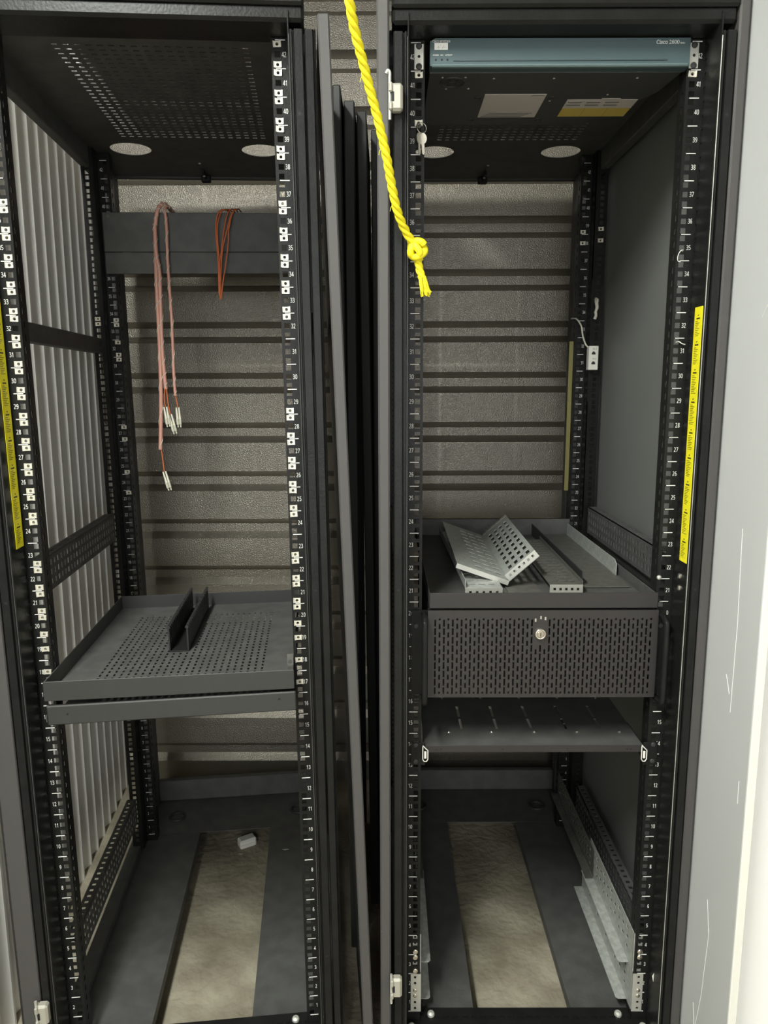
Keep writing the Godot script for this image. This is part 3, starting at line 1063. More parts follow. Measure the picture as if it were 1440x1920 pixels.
	for k in 5:
		heads(pl, "rivet", M.chrome, 0.0042, 0.0030, Vector3.UP, [Vector3(-0.163 + k * 0.087, 0.597, -0.056), Vector3(-0.165 + k * 0.087, 0.597, -0.228)])
	st = new_st()
	box(st, Vector3(-0.2165, 0.5825, 0.0), Vector3(0.2135, 0.597, 0.0018), 0.0006)
	var fl := part("front_lip", st, M.case, t)
	for p in [[-0.183, 0.589], [-0.192, 0.588], [-0.062, 0.589], [0.065, 0.590], [0.183, 0.589], [0.190, 0.589]]:
		heads(fl, "lip_hole", M.dark, 0.0018, 0.0002, Vector3.BACK, [Vector3(p[0], p[1], 0.0018)])
	for s in [-1, 1]:
		st = new_st()
		extrude(st, PackedVector2Array([Vector2(0, 0.5955), Vector2(-0.10, 0.5955), Vector2(-0.05, 0.572), Vector2(0, 0.566)]), Vector3(s * 0.2145, 0, -0.004), Vector3(0, 0, 1), Vector3.UP, Vector3(s * 0.0015, 0, 0))
		box(st, Vector3(s * 0.2145, 0.556, 0.0008), Vector3(s * 0.2425, 0.604, 0.0024), 0.0006)
		var br := part("side_bracket", st, M.frame, t)
		heads(br, "screw", M.sheet, 0.0050, 0.0022, Vector3.BACK, [Vector3(s * 0.2335, 0.5985, 0.0024), Vector3(s * 0.2335, 0.564, 0.0024)])
	for s in [-1, 1]:
		var cl := thing("cable_clip", ["white-edged wire cable clip at the thin shelf's left corner", "white-edged wire cable clip at the thin shelf's right corner"][0 if s < 0 else 1], "clip", 0, Vector3(s * 0.2145, 0.566, 0.008))
		st = new_st()
		var q := 0.005
		tube(st, PackedVector3Array([Vector3(s * 0.2145 - q, 0.598, 0.008), Vector3(s * 0.2145 - q, 0.571, 0.008), Vector3(s * 0.2145 - q * 0.4, 0.5665, 0.008), Vector3(s * 0.2145 + q * 0.4, 0.5665, 0.008), Vector3(s * 0.2145 + q, 0.571, 0.008), Vector3(s * 0.2145 + q, 0.590, 0.008), Vector3(s * 0.2145 + q * 0.3, 0.593, 0.008), Vector3(s * 0.2145 - q, 0.600, 0.008)]), 0.0011, 8)
		part("wire", st, M.white, cl)
		st = new_st()
		box(st, Vector3(s * 0.2145 - 0.0022, 0.573, 0.0068), Vector3(s * 0.2145 + 0.0022, 0.588, 0.0092), 0.0006)
		part("tongue", st, M.white, cl)

	# --- galvanised support rails at the bottom
	for s in [-1, 1]:
		var side: String = ["left", "right"][0 if s < 0 else 1]
		for lower in [false, true]:
			var lab2 := "%s galvanised slotted support rail at the right rack's bottom %s" % [["upper", "lower"][1 if lower else 0], side]
			var y0 := 0.0008 if lower else 0.0895
			t = thing("support_rail", lab2, "rail", 0, Vector3(s * 0.21, y0, -0.2), "")
			var len_ := 0.395 if lower else 0.335
			st = new_st()
			sheet(st, Vector3(s * 0.2202, y0, -0.004), Vector3(0, 0, -1), Vector3.UP, Vector3(s * 0.0015, 0, 0), 0.0875, field(len_, 0.028, len_ - 0.02, 10, 0.0125, 0.016, 0.082, 3, 0.0075, true))
			part("web", st, M.galv, t)
			st = new_st()
			extrude(st, PackedVector2Array([Vector2(0.2215, -0.030), Vector2(0.203, -0.030), Vector2(0.1985, -0.035), Vector2(0.1985, -len_), Vector2(0.2215, -len_)]), Vector3(0, y0, 0), Vector3(s, 0, 0), Vector3(0, 0, 1), Vector3(0, 0.0015, 0))
			part("foot_flange", st, M.galv, t)
			st = new_st()
			var zf := 0.0008 if lower else -0.0060
			sheet(st, Vector3(s * 0.2202, y0, zf), Vector3(s, 0, 0), Vector3.UP, Vector3(0, 0, 0.0016), 0.0882 if lower else 0.0875, [[0.0, 0.0098, []], [0.0098, 0.0146, [[0.0055, 0.0105], [0.0195, 0.0245], [0.0645, 0.0695], [0.0785, 0.0835]]], [0.0146, 0.0213, []]])
			var ear := part("ear", st, M.zinc, t)
			if lower:
				heads(ear, "screw", M.chrome, 0.0042, 0.0019, Vector3.BACK, [Vector3(s * 0.2325, hole_y(1, 2), zf + 0.0016), Vector3(s * 0.2325, hole_y(2, 0), zf + 0.0016)])
			else:
				heads(ear, "screw", M.chrome, 0.0058, 0.0026, Vector3.BACK, [Vector3(s * 0.2325, hole_y(3, 2), 0.0005), Vector3(s * 0.2325, hole_y(4, 0), 0.0005)])
				if s < 0: heads(ear, "screw", M.chrome, 0.0058, 0.0026, Vector3.BACK, [Vector3(s * 0.2325, hole_y(3, 0), 0.0005)])
				st = new_st()
				sheet(st, Vector3(s * 0.2188, y0 + 0.006, -0.30), Vector3(0, 0, -1), Vector3.UP, Vector3(s * 0.0012, 0, 0), 0.070, field(0.386, 0.02, 0.37, 15, 0.0105, 0.008, 0.064, 3, 0.007, true))
				part("sliding_extension", st, M.galv_dull, t)
				st = new_st()
				box(st, Vector3(s * 0.2185, y0 + 0.003, -0.69), Vector3(s * 0.200, y0 + 0.0045, -0.30))
				part("extension_flange", st, M.galv_dull, t)

	metal_brackets()

func channel(t: Node3D, w: float, h1: float, h2: float, L: float, m: Material, rows: int, tab := true) -> void:
	# perforated base plate from z = 0 back to -L, upturned sides, folded front tab with holes
	O = Vector3.ZERO
	var st := new_st()
	var n := int(L / 0.028)
	sheet(st, Vector3(-w / 2, 0.0015, 0), Vector3.RIGHT, Vector3(0, 0, -1), Vector3(0, -0.0015, 0), L, field(w, 0.008, w - 0.008, rows, 0.013, 0.015, L - 0.015, n, 0.0085))
	part("web", st, m, t)
	for k in 2:
		var h: float = [h1, h2][k]
		if h <= 0: continue
		st = new_st()
		var x: float = [-w / 2, w / 2 - 0.0015][k]
		box(st, Vector3(x, 0.0, -L), Vector3(x + 0.0015, h, 0), 0.0004)
		part("flange", st, m, t)
	if tab:
		st = new_st()
		sheet(st, Vector3(-w / 2, -0.0165, 0.0015), Vector3.RIGHT, Vector3.UP, Vector3(0, 0, -0.0015), 0.0180, field(w, 0.004, w - 0.004, 5, 0.0050, 0.005, 0.013, 1, 0.0055))
		part("end_tab", st, M.zinc, t)

func metal_brackets() -> void:
	var st: SurfaceTool
	var f := 0.8837   # tray floor
	# flat perforated bracket that lies at the tray's left
	var t := thing("metal_bracket", "galvanised perforated bracket lying flat at the shelf tray's left side", "bracket", 0, Vector3(-0.098, f + 0.017, -0.052), "", Basis(Vector3.UP, 0.02))
	channel(t, 0.074, 0.018, 0.0, 0.58, M.galv, 3)
	# V-shaped bracket on top: one wing leans left, one wing up to the right
	var wing := thing("metal_bracket", "slotted galvanised angle bracket tipped up on top of the other brackets", "bracket", 0, Vector3(-0.036, 0.900, -0.33))
	v_bracket(wing)
	# perforated bracket half hidden under the tipped one
	t = thing("metal_bracket", "short perforated bracket beside the dusty channel, poking out under the tipped one", "bracket", 0, Vector3(0.070, f + 0.017, -0.075), "", Basis(Vector3.UP, -0.012))
	channel(t, 0.066, 0.0, 0.010, 0.45, M.galv_dull, 3)
	# dusty channel
	t = thing("metal_channel", "long dusty steel channel lying along the shelf tray's right side", "bracket", 0, Vector3(0.166, f + 0.001, -0.115), "", Basis(Vector3.UP, 0.0))
	O = Vector3.ZERO
	st = new_st()
	box(st, Vector3(-0.050, 0.0, -0.55), Vector3(0.045, 0.0018, 0.0), 0.0006)
	part("web", st, M.galv_dull, t)
	st = new_st()
	box(st, Vector3(-0.052, 0.0, -0.555), Vector3(-0.050, 0.032, -0.01), 0.0006)
	part("flange", st, M.sheet, t)
	st = new_st()
	extrude(st, PackedVector2Array([Vector2(-0.55, 0.0), Vector2(-0.10, 0.0), Vector2(-0.10, 0.026), Vector2(-0.115, 0.034), Vector2(-0.55, 0.034)]), Vector3(0.045, 0, 0), Vector3(0, 0, 1), Vector3.UP, Vector3(0.0018, 0, 0))
	part("flange", st, M.galv, t)
	# flat dark plate under the tipped bracket
	single("steel_plate", "flat dusty steel plate lying on the tray under the tipped bracket", "plate", 0, Vector3(0.0, f, -0.15), func(s):
		box(s, Vector3(-0.045, f, -0.40), Vector3(0.022, f + 0.0025, -0.045), 0.0006), M.galv_dull)

func v_bracket(t: Node3D) -> void:
	# corners found from the picture's geometry, in the right rack's axes
	O = Vector3(-0.036, 0.900, -0.33)
	var P := func(a: Array) -> Vector3: return Vector3(a[0], a[1], a[2])
	var fold_n: Vector3 = P.call(VB[0])
	var fold_f: Vector3 = P.call(VB[1])
	var up_n: Vector3 = P.call(VB[2])
	var up_f: Vector3 = P.call(VB[3])
	var lo_n: Vector3 = P.call(VB[4])
	var lo_f: Vector3 = P.call(VB[5])
	for k in 2:
		var a: Vector3 = [up_n, lo_n][k]
		var b: Vector3 = [up_f, lo_f][k]
		var u := fold_f - fold_n
		var L := u.length()
		u /= L
		var v := (a - fold_n)
		v -= u * v.dot(u)
		var W := v.length()
		v /= W
		var n := u.cross(v) * (0.0015 if k == 0 else -0.0015)
		var st := new_st()
		sheet(st, fold_n, u, v, n, W, field(L, 0.016, L - 0.03, 10, 0.025 if k == 0 else 0.012, 0.008, W - (0.006 if k == 0 else 0.040), 4 if k == 0 else 3, 0.0085 if k == 0 else 0.016))
		part("wing", st, M.galv, t)
		# folded end tabs with round holes
		st = new_st()
		var d := n.normalized() * (-0.016 if k == 0 else 0.010)
		sheet(st, fold_n, v, d.normalized(), -u * 0.0015, d.length(), field(W, 0.004, W - 0.004, 6, 0.0055, 0.005, d.length() - 0.004, 1, 0.0055))
		part("end_tab", st, M.zinc, t)
		if k == 0:
			st = new_st()
			sheet(st, fold_f + u * 0.003, v, u, n, 0.016, field(W, 0.006, W - 0.006, 4, 0.0045, 0.005, 0.012, 1, 0.0045))
			part("end_tab", st, M.zinc, t)

const VB := [[-0.0379, 0.9002, -0.1129], [-0.0345, 0.9057, -0.5597], [0.0214, 0.9531, -0.1062], [0.0101, 0.9674, -0.5568], [-0.1452, 0.9377, -0.1167], [-0.1471, 0.9245, -0.5604]]

# ====================================================================== left rack
func left_contents() -> void:
	var st: SurfaceTool
	# --- sliding shelf
	var t := thing("sliding_shelf", "black perforated pull-out shelf across the left rack", "shelf", 1, Vector3(0, 0.68, -0.3))
	st = new_st()
	sheet(st, Vector3(-0.2210, 0.748, 0.054), Vector3.RIGHT, Vector3(0, 0, -1), Vector3(0, -0.0015, 0), 0.556, field(0.443, 0.062, 0.386, 24, 0.0040, 0.055, 0.478, 24, 0.0118))
	part("perforated_floor", st, M.inner, t)
	st = new_st()
	box(st, Vector3(-0.2235, 0.7425, 0.0535), Vector3(0.2240, 0.7795, 0.056), 0.001)
	part("front_lip", st, M.sheet, t)
	for s in [0, 1]:
		st = new_st()
		var x: float = [-0.2220, 0.2200][s]
		box(st, Vector3(x, 0.7425, -0.502), Vector3(x + 0.002, 0.7795, 0.054), 0.0006)
		part("side_lip", st, M.inner, t)
	st = new_st()
	box(st, Vector3(-0.2220, 0.7425, -0.504), Vector3(0.2220, 0.7795, -0.502), 0.0006)
	part("rear_lip", st, M.sheet, t)
	st = new_st()
	var tilt := Transform3D(Basis(Vector3.BACK, 0.0085), Vector3(0.001, 0.7175, 0))
	box(st, Vector3(-0.2220, -0.0195, 0.047), Vector3(0.2250, 0.0175, 0.056), 0.002, tilt)
	box(st, Vector3(-0.2200, -0.0195, -0.50), Vector3(0.2200, -0.0175, 0.048), 0.0, tilt)
	var sl := part("slide_frame", st, M.sheet, t)
	heads(sl, "screw_hole", M.dark, 0.0022, 0.0002, Vector3.BACK, [Vector3(-0.185, 0.7165, 0.056), Vector3(0.195, 0.7240, 0.056)])
	for y in [0.7440, 0.7000]:
		st = new_st()
		box(st, Vector3(-0.2400, y, 0.0020), Vector3(-0.2235, y + 0.013, 0.0035), 0.0005)
		box(st, Vector3(-0.2250, y, 0.0020), Vector3(-0.2235, y + 0.013, 0.050), 0.0005)
		part("slide_tab", st, M.galv_dull, t)
	st = new_st()
	plate_hole(st, Vector3(0.2170, 0.786, 0.030), Vector3.RIGHT, Vector3.UP, Vector2(-0.0055, -0.015), Vector2(0.0055, 0.015), 0.004, 0.0015, 16)
	part("corner_tab", st, M.galv_dull, t)

	# --- slotted cable duct on the shelf
	t = thing("cable_duct", "black open slotted cable duct lying on the pull-out shelf", "cable duct", 1, Vector3(-0.02, 0.7482, -0.32))
	st = new_st()
	box(st, Vector3(-0.0430, 0.7482, -0.47), Vector3(-0.0010, 0.7504, -0.160), 0.0008)
	part("base", st, M.dark, t)
	for s in [0, 1]:
		st = new_st()
		var x: float = [-0.0425, -0.0045][s]
		sheet(st, Vector3(x, 0.7500, -0.160), Vector3(0, 0, -1), Vector3.UP, Vector3(0.003, 0, 0), 0.050, field(0.310, 0.006, 0.304, 20, 0.005, 0.014, 0.050, 1, 0.034))
		var sw := part("slotted_wall", st, M.duct, t)
		for k in 21:
			var z := -0.1630 - k * 0.0149
			st = new_st()
			rod(st, Vector3(x + 0.0015, 0.8020, z + 0.0046), Vector3(x + 0.0015, 0.8020, z - 0.0046), 0.0038, 8)
			part("finger_tip", st, M.duct, sw)

	# --- blank panel across the rear rails
	t = thing("blank_panel", "wide black blank panel screwed across the left rack's rear rails", "panel", 1, Vector3(0, 1.588, -0.69))
	st = new_st()
	box(st, Vector3(-0.2470, 1.6430, -0.6975), Vector3(0.2470, 1.7400, -0.690), 0.0012)
	box(st, Vector3(-0.2215, 1.7380, -0.80), Vector3(0.2215, 1.7400, -0.6975))
	part("upper_plate", st, M.inner, t)
	st = new_st()
	box(st, Vector3(-0.2470, 1.5885, -0.6975), Vector3(0.2470, 1.6420, -0.691), 0.0012)
	part("lower_plate", st, M.inner, t)
	heads(t, "screw", M.galv_dull, 0.006, 0.0027, Vector3.BACK, [Vector3(-0.2325, 1.730, -0.690), Vector3(0.2325, 1.730, -0.690)])

	fibre_cables()
	# --- rubbish on the floor of the rack
	t = thing("plastic_block", "small white plastic block lying on the concrete inside the left rack", "block", 1, Vector3(0.030, FLOOR, -0.765), "", Basis(Vector3.UP, 0.45))
	st = new_st()
	box(st, Vector3(-0.026, 0.0, -0.016), Vector3(0.026, 0.028, 0.016), 0.004)
	part("body", st, M.white, t)
	st = new_st()
	box(st, Vector3(-0.0255, 0.013, 0.0155), Vector3(0.0255, 0.0145, 0.0166))
	part("seam", st, M.offwhite, t)
	single("paper_scrap", "tiny crumpled paper scrap in front of the white block", "scrap", 1, Vector3(0.012, FLOOR, -0.72), func(s):
		extrude(s, PackedVector2Array([Vector2(0, 0), Vector2(0.012, 0.003), Vector2(0.016, 0.011), Vector2(0.006, 0.009)]), Vector3(0.004, FLOOR + 0.0005, -0.725), Vector3.RIGHT, Vector3(0, 0.35, 0.94), Vector3(0, 0.0008, 0)), M.offwhite)
	single("paper_scrap", "tiny paper scrap on the dark floor plate beside the right front rail", "scrap", 1, Vector3(0.152, -0.030, -0.62), func(s):
		extrude(s, PackedVector2Array([Vector2(0, 0), Vector2(0.014, -0.002), Vector2(0.020, 0.006), Vector2(0.008, 0.010)]), Vector3(0.145, -0.0295, -0.625), Vector3.RIGHT, Vector3(0, 0.3, 0.95), Vector3(0, 0.0008, 0)), M.offwhite)

func lp(x: float, y: float, dz := 0.0) -> Vector3:
	return Vector3(x, y, -0.680 + dz)

func connector(t: Node3D, at: Vector3, dir: Vector3, twin := true) -> void:
	# duplex fibre connector: two boots and two plug bodies
	var d := dir.normalized()
	var side := d.cross(Vector3.BACK).normalized()
	for s in ([-1, 1] if twin else [0]):
		var st := new_st()
		var sp := new_st()
		var o: Vector3 = at + side * s * 0.0034
		rod(st, o, o + d * 0.026, 0.0022, 8, 0.0030)
		rod(st, o + d * 0.0255, o + d * 0.031, 0.0032, 8)
		var x := Transform3D(Basis(side, d, side.cross(d)), o + d * 0.040)
		box(sp, Vector3(-0.0031, -0.010, -0.0034), Vector3(0.0031, 0.006, 0.0034), 0.0007, x)
		box(sp, Vector3(-0.0018, 0.005, -0.002), Vector3(0.0018, 0.013, 0.002), 0.0004, x)
		var b := part("connector_boot", st, M.boot, t)
		part("connector_plug", sp, M.plug, b)

func fibre_cables() -> void:
	var k := 1.0 / 687.0
	# wrapped bundle draped over the blank panel
	var t := thing("fibre_cable", "pink spiral-wrapped fibre cable bundle hung over the blank panel, white plugs below", "cable", 1, Vector3(-0.10, 1.30, -0.68))
	var paths := CABLE_A
	for i in paths.size():
		var pts := []
		for p in paths[i]: pts.append(Vector3(p[0], p[1], p[2]))
		var path := smooth_path(pts, 6)
		var st := new_st()
		var r: float = [0.0052, 0.0040, 0.0050][i]
		tube(st, path, r, 10)
		var w := part("wrapped_cable", st, M.wrap, t)
		# spiral wrap
		st = new_st()
		var fr := frames_of(path)
		var hel := PackedVector3Array()
		for j in path.size() - 1:
			for s in 4:
				var q := (j + s / 4.0)
				var a := q * 1.9
				var c := path[j].lerp(path[j + 1], s / 4.0)
				hel.append(c + (fr[j][0] * cos(a) + fr[j][1] * sin(a)) * r)
		tube(st, hel, 0.0010, 5)
		part("spiral_wrap", st, M.offwhite, w)
	for q in CABLE_A_TAILS:
		var st := new_st()
		var pts := []
		for p in q[0]: pts.append(Vector3(p[0], p[1], p[2]))
		tube(st, smooth_path(pts, 5), 0.0016, 8)
		part("fibre_tail", st, M.cable, t)
		var n: int = pts.size()
		connector(t, pts[n - 1], Vector3(q[1], -1, 0.05))
	# loose orange cords
	t = thing("fibre_cable", "loop of thin bare orange fibre cords hung over the blank panel", "cable", 1, Vector3(0.03, 1.56, -0.68))
	for q in CABLE_B:
		var st := new_st()
		var pts := []
		for p in q: pts.append(Vector3(p[0], p[1], p[2]))
		tube(st, smooth_path(pts, 6), 0.0017, 8)
		part("cord", st, M.cable, t)

const CABLE_A := [
	[[-0.0802, 1.754, -0.74], [-0.0861, 1.7597, -0.70], [-0.0954, 1.7588, -0.685], [-0.1056, 1.7387, -0.676], [-0.1137, 1.6959, -0.676], [-0.1166, 1.6305, -0.676], [-0.1194, 1.5244, -0.676], [-0.1208, 1.4163, -0.676], [-0.1255, 1.2785, -0.676], [-0.1361, 1.1332, -0.676]],
	[[-0.0749, 1.7514, -0.74], [-0.081, 1.7558, -0.70], [-0.0876, 1.7494, -0.683], [-0.0845, 1.7086, -0.674], [-0.0867, 1.6302, -0.674], [-0.0867, 1.5641, -0.674], [-0.0857, 1.4702, -0.674], [-0.0886, 1.3335, -0.674], [-0.088, 1.2751, -0.674]],
	[[-0.1126, 1.7073, -0.668], [-0.1129, 1.6354, -0.666], [-0.1078, 1.5895, -0.666], [-0.1102, 1.5099, -0.666], [-0.113, 1.4021, -0.666], [-0.1118, 1.3336, -0.666], [-0.1103, 1.2922, -0.666]]]
const CABLE_A_TAILS := [
	[[[-0.1108, 1.295, -0.662], [-0.115, 1.2715, -0.662], [-0.1138, 1.2464, -0.662]], 0.12],
	[[[-0.1088, 1.295, -0.666], [-0.107, 1.2574, -0.666], [-0.1034, 1.2265, -0.666]], 0.22],
	[[[-0.088, 1.2751, -0.674], [-0.0849, 1.2568, -0.674], [-0.0843, 1.2442, -0.674]], 0.05],
	[[[-0.1344, 1.1375, -0.676], [-0.1321, 1.1088, -0.676], [-0.13, 1.0742, -0.676]], 0.25]]
const CABLE_B := [
	[[0.0691, 1.7521, -0.74], [0.0664, 1.7487, -0.70], [0.0521, 1.7429, -0.68], [0.0423, 1.7221, -0.674], [0.0392, 1.6825, -0.672], [0.0412, 1.6166, -0.672], [0.0398, 1.5366, -0.672]],
	[[0.0775, 1.7521, -0.74], [0.0706, 1.75, -0.70], [0.0561, 1.7416, -0.68], [0.045, 1.7078, -0.668], [0.043, 1.6686, -0.668], [0.045, 1.6027, -0.668], [0.0422, 1.52, -0.668]],
	[[0.0831, 1.7522, -0.74], [0.0816, 1.7514, -0.70], [0.0707, 1.7365, -0.68], [0.0599, 1.696, -0.674], [0.0507, 1.643, -0.672], [0.0425, 1.59, -0.672], [0.0408, 1.5298, -0.672]],
	[[0.0915, 1.7522, -0.74], [0.0884, 1.7514, -0.70], [0.0801, 1.7339, -0.68], [0.0682, 1.6956, -0.672], [0.0536, 1.6427, -0.67], [0.0462, 1.5764, -0.67], [0.0434, 1.5229, -0.67]],
	[[0.0999, 1.7536, -0.74], [0.0953, 1.7515, -0.70], [0.0831, 1.7361, -0.678], [0.0727, 1.6949, -0.668], [0.0697, 1.6621, -0.668], [0.062, 1.616, -0.668], [0.0512, 1.5628, -0.668], [0.045, 1.5227, -0.668]]]

# ====================================================================== small things
func small_things() -> void:
	var st: SurfaceTool
	# yellow warning strips
	tape("yellow printed warning strip beside the right rack's right front rail", 0, 1, 0.977, 1.428, 0.030, 0.0625)
	tape("yellow printed warning strip beside the left rack's left front rail", 1, -1, 1.020, 1.470, 0.008, 0.041)
	single("warning_strip", "yellow strip with painted shade along the rear rail behind the shelf tray", "label strip", 0, Vector3(0.2135, 1.2, -0.7035), func(s):
		box(s, Vector3(0.2085, 1.005, -0.7045), Vector3(0.2195, 1.413, -0.7035)), M.olive)
	single("paper_chip", "small white paper corner stuck beside the right rack's lowest right rail numbers", "scrap", 0, Vector3(0.2495, 0.1085, 0.034), chip_shape, M.white)
	rope()
	keys()
	phone_box()

func chip_shape(s: SurfaceTool) -> void:
	extrude(s, PackedVector2Array([Vector2(0.2468, 0.1120), Vector2(0.2508, 0.1190), Vector2(0.2502, 0.0985)]), Vector3(0, 0, 0.0340), Vector3.RIGHT, Vector3.UP, Vector3(0, 0, 0.0008))

func tape(label: String, f: int, s: int, y0: float, y1: float, z0: float, z1: float) -> void:
	var base := Vector3(s * 0.2505, (y0 + y1) / 2, (z0 + z1) / 2)
	var t := thing("warning_strip", label, "label strip", f, base)
	var st := new_st()
	var x := s * 0.2511
	var xi := s * 0.2504
	box(st, Vector3(xi, y0, z0), Vector3(x, y1, z1))
	part("strip", st, M.yellow, t)
	st = new_st()
	var xf := s * 0.2502
	if s > 0: quad_uv(st, Vector3(xf, y0 + 0.008, z0 + 0.001), Vector3(xf, y0 + 0.008, z1 - 0.001), Vector3(xf, y1 - 0.002, z1 - 0.001), Vector3(xf, y1 - 0.002, z0 + 0.001))
	else: quad_uv(st, Vector3(xf, y0 + 0.008, z1 - 0.001), Vector3(xf, y0 + 0.008, z0 + 0.001), Vector3(xf, y1 - 0.002, z0 + 0.001), Vector3(xf, y1 - 0.002, z1 - 0.001))
	part("print", st, M.label_print, t)

func rope() -> void:
	# three-strand yellow rope hanging across the gap, knotted and frayed at its end
	var t := thing("rope", "bright yellow twisted rope hanging between the racks, knotted near its frayed end", "rope", 0, Vector3(-0.26, 1.5, 0.15))
	var pts := []
	for p in ROPE: pts.append(Vector3(p[0], p[1], p[2]))
	var path := smooth_path(pts, 22)
	var fr := frames_of(path)
	for s in 3:
		var st := new_st()
		var st_path := PackedVector3Array()
		var dist := 0.0
		for i in path.size():
			if i > 0: dist += path[i].distance_to(path[i - 1])
			var a := TAU * (s / 3.0 - dist / 0.046)
			var r := 0.0034
			st_path.append(path[i] + (fr[i][0] * cos(a) + fr[i][1] * sin(a)) * r)
		tube(st, st_path, 0.0038, 8)
		part("strand", st, M.rope, t)
	# overhand knot
	var st := new_st()
	var kc := Vector3(-0.2390, 1.5120, 0.116)
	var loop := []
	for i in 37:
		var a := TAU * i / 36.0 * 1.75 + 0.6
		loop.append(kc + Vector3(cos(a) * 0.0105 + 0.002 * sin(2.3 * a), sin(a) * 0.0125, 0.006 * sin(a * 1.5)))
	tube(st, smooth_path(loop, 3), 0.0058, 9)
	tube(st, smooth_path([pts[-1], kc + Vector3(-0.003, 0.004, 0.009), kc + Vector3(0.004, -0.006, 0.010), kc + Vector3(0.002, -0.015, 0.0)], 5), 0.0058, 9)
	part("knot", st, M.rope, t)
	# twisted tail
	var tail := smooth_path([kc + Vector3(0.001, -0.010, 0.0), Vector3(-0.2368, 1.4950, 0.112), Vector3(-0.2345, 1.4820, 0.110), Vector3(-0.2308, 1.4700, 0.110)], 8)
	fr = frames_of(tail)
	st = new_st()
	for s in 3:
		var sp := PackedVector3Array()
		for i in tail.size():
			var a := TAU * (s / 3.0 - i / 20.0)
			sp.append(tail[i] + (fr[i][0] * cos(a) + fr[i][1] * sin(a)) * 0.0033)
		tube(st, sp, 0.0036, 8)
	part("tail", st, M.rope, t)
	st = new_st()
	for i in 46:
		var a := rng.randf() * TAU
		var r := sqrt(rng.randf()) * 0.0062
		var p0 := Vector3(-0.2312 + cos(a) * r * 0.9, 1.4720, 0.110 + sin(a) * r)
		var p1 := Vector3(-0.2272 + cos(a) * r * 1.2, 1.4560 + rng.randf_range(-0.002, 0.002), 0.110 + sin(a) * r * 1.1)
		var p2 := Vector3(-0.2250 + cos(a) * r * 1.3 + rng.randf_range(-0.002, 0.003), 1.4425 + rng.randf_range(-0.004, 0.005), 0.110 + sin(a) * r * 1.2)
		tube(st, smooth_path([p0, p1, p2], 3), 0.0011, 5, 0.0007)
	for q in [[0.42, 0.0], [0.62, 2.0], [0.80, 1.0]]:
		var i := int(q[0] * (path.size() - 1))
		tube(st, smooth_path([path[i], path[i] + Vector3(-0.007, -0.003, 0.004), path[i] + Vector3(-0.009, -0.010, 0.004)], 3), 0.0004, 4)
	var fray := part("frayed_fibres", st, M.rope, t)
	fray.set_meta("kind", "stuff")

const ROPE := [[-0.3425, 1.8900, 0.33], [-0.3384, 1.8201, 0.30], [-0.337, 1.7993, 0.29], [-0.3311, 1.7723, 0.27], [-0.3218, 1.7435, 0.25], [-0.312, 1.713, 0.23], [-0.3002, 1.677, 0.21], [-0.2887, 1.6352, 0.19], [-0.2806, 1.5989, 0.17], [-0.2714, 1.5645, 0.15], [-0.2584, 1.539, 0.13], [-0.2450, 1.5205, 0.117]]

func keys() -> void:
	var t := thing("key_ring", "two small keys on a split ring hanging from the right rack's left rail", "keys", 0, Vector3(-0.228, 1.71, 0.014))
	var st := new_st()
	dome(st, Vector3(-0.2325, 1.7345, 0.003), Vector3.BACK, 0.0045, 0.005)
	rod(st, Vector3(-0.2325, 1.7345, 0.006), Vector3(-0.2325, 1.7345, 0.012), 0.002)
	part("screw", st, M.galv_dull, t)
	st = new_st()
	ring(st, Vector3(-0.2278, 1.7285, 0.012), Vector3(0.35, 0.1, 1).normalized(), 0.0085, 0.0006, 30, 6)
	ring(st, Vector3(-0.2278, 1.7283, 0.0132), Vector3(0.38, 0.1, 1).normalized(), 0.0085, 0.0006, 30, 6)
	part("split_ring", st, M.chrome, t)
	for k in 2:
		st = new_st()
		var x := Transform3D(Basis(Vector3.BACK, [0.02, 0.10][k]) * Basis(Vector3.UP, [1.05, -0.25][k]), Vector3([-0.2320, -0.2262][k], 1.7080, [0.016, 0.013][k]))
		var bow := PackedVector2Array()
		for i in 20: bow.append(Vector2(cos(TAU * i / 20) * 0.0078, sin(TAU * i / 20) * 0.0092 + 0.003))
		extrude(st, bow, x.origin - x.basis.z * 0.0009, x.basis.x, x.basis.y, x.basis.z * 0.0018)
		var blade := PackedVector2Array([Vector2(-0.0024, -0.005), Vector2(-0.0024, -0.020), Vector2(-0.0014, -0.0225), Vector2(0.0006, -0.0225), Vector2(0.0012, -0.020), Vector2(0.0020, -0.0185), Vector2(0.0012, -0.0165), Vector2(0.0022, -0.0145), Vector2(0.0014, -0.0125), Vector2(0.0026, -0.010), Vector2(0.0026, -0.005)])
		extrude(st, blade, x.origin - x.basis.z * 0.0008, x.basis.x, x.basis.y, x.basis.z * 0.0016)
		part("key", st, M.chrome if k else M.hinge, t)

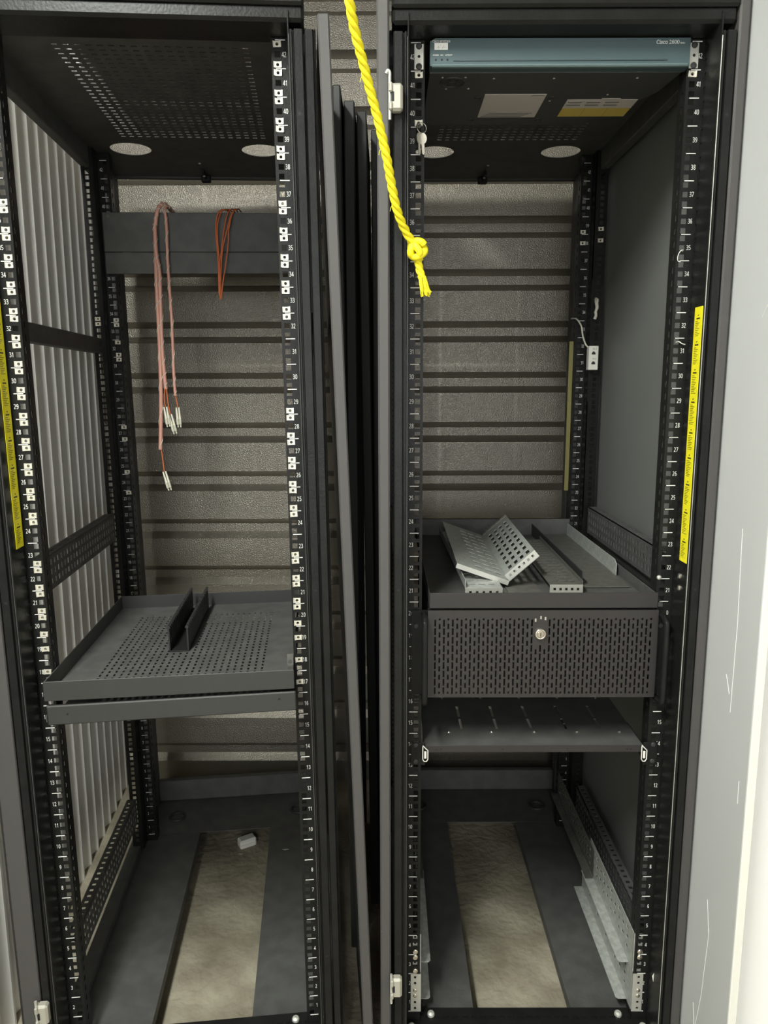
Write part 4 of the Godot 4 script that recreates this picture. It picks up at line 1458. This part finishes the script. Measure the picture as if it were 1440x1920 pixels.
func phone_box() -> void:
	var t := thing("phone_socket_box", "small white twin phone socket box stuck to the right rack's rear rail", "socket", 0, Vector3(0.259, 1.365, -0.655))
	var st := new_st()
	box(st, Vector3(0.2450, 1.3350, -0.6612), Vector3(0.2705, 1.3975, -0.638), 0.0016)
	part("housing", st, M.white, t)
	for y in [1.3795, 1.3540]:
		st = new_st()
		extrude(st, PackedVector2Array([Vector2(-0.0048, -0.0042), Vector2(0.0048, -0.0042), Vector2(0.0048, 0.0012), Vector2(0.0026, 0.0012), Vector2(0.0026, 0.0036), Vector2(-0.0026, 0.0036), Vector2(-0.0026, 0.0012), Vector2(-0.0048, 0.0012)]), Vector3(0.2575, y, -0.6382), Vector3.RIGHT, Vector3.UP, Vector3(0, 0, 0.0005))
		part("jack", st, M.ink, t)
	st = new_st()
	write(st, "X5.1", Vector3(0.2600, 1.3895, -0.6378), Vector3.RIGHT, Vector3.UP, 0.0042)
	write(st, "X5.2", Vector3(0.2600, 1.3645, -0.6378), Vector3.RIGHT, Vector3.UP, 0.0042)
	part("marking", st, M.print_grey, t)
	st = new_st()
	tube(st, smooth_path([Vector3(0.2490, 1.3920, -0.650), Vector3(0.2380, 1.4020, -0.648), Vector3(0.2300, 1.4250, -0.650), Vector3(0.2262, 1.4500, -0.655), Vector3(0.2205, 1.4700, -0.685), Vector3(0.2180, 1.4750, -0.73)], 6), 0.0022, 8)
	part("cord", st, M.offwhite, t)
	# crumpled tie hanging on the same rail
	t = thing("cable_tie", "beige crumpled tie threaded through the rear rail above the socket box", "tie", 0, Vector3(0.262, 1.494, -0.652))
	st = new_st()
	tube(st, smooth_path([Vector3(0.2640, 1.5215, -0.664), Vector3(0.2650, 1.5160, -0.650), Vector3(0.2635, 1.5060, -0.648), Vector3(0.2655, 1.4960, -0.650), Vector3(0.2610, 1.4860, -0.648), Vector3(0.2620, 1.4760, -0.648), Vector3(0.2595, 1.4670, -0.650)], 5), 0.0030, 8, 0.0042)
	tube(st, smooth_path([Vector3(0.2625, 1.5200, -0.664), Vector3(0.2605, 1.5080, -0.651), Vector3(0.2620, 1.4960, -0.649), Vector3(0.2585, 1.4820, -0.650)], 5), 0.0022, 7)
	part("band", st, M.offwhite, t)
	# bent wires on the right front rail
	t = thing("wire_twist", "thin bent wire loop hooked through the right front rail near unit 35", "wire", 0, Vector3(0.23, 1.52, 0.004))
	st = new_st()
	tube(st, smooth_path([Vector3(0.2325, 1.5260, -0.006), Vector3(0.2330, 1.5285, 0.005), Vector3(0.2275, 1.5270, 0.008), Vector3(0.2241, 1.5196, 0.006), Vector3(0.2250, 1.5110, 0.004), Vector3(0.2300, 1.5090, 0.003)], 5), 0.0008, 6)
	part("wire", st, M.white, t)
	t = thing("wire_twist", "tiny white wire end poking out above unit 31 of the right front rail", "wire", 0, Vector3(0.235, 1.367, 0.004))
	st = new_st()
	tube(st, smooth_path([Vector3(0.2330, 1.3710, -0.004), Vector3(0.2350, 1.3715, 0.005), Vector3(0.2400, 1.3680, 0.007), Vector3(0.2460, 1.3665, 0.006)], 5), 0.0009, 6)
	part("wire", st, M.white, t)
	# added glowing tube, stands in for a light leak behind the roof's holes
	t = thing("added_leak_lamp", "added glowing tube above the left rack, stands in for a light leak behind its roof holes", "light", 0, Vector3(-1.16, 2.2, -0.92))
	st = new_st()
	rod(st, Vector3(-1.138, 2.20, -0.82), Vector3(-1.185, 2.20, -1.00), 0.010, 12)
	part("added_lamp_tube", st, M.glow_dim, t)
	for q in [Vector3(-1.138, 2.208, -0.82), Vector3(-1.185, 2.208, -1.00)]:
		st = new_st()
		rod(st, q, Vector3(q.x - 0.002, 2.68, q.z), 0.003, 6)
		part("added_suspension_wire", st, M.galv_dull, t)
	var l := OmniLight3D.new()
	l.name = "lamp_light"
	l.light_energy = 0.003
	l.light_size = 0.02
	l.omni_range = 12.0
	l.omni_attenuation = 2.0
	l.shadow_enabled = true
	t.add_child(l)
	l.position = Vector3(0, -0.016, 0)
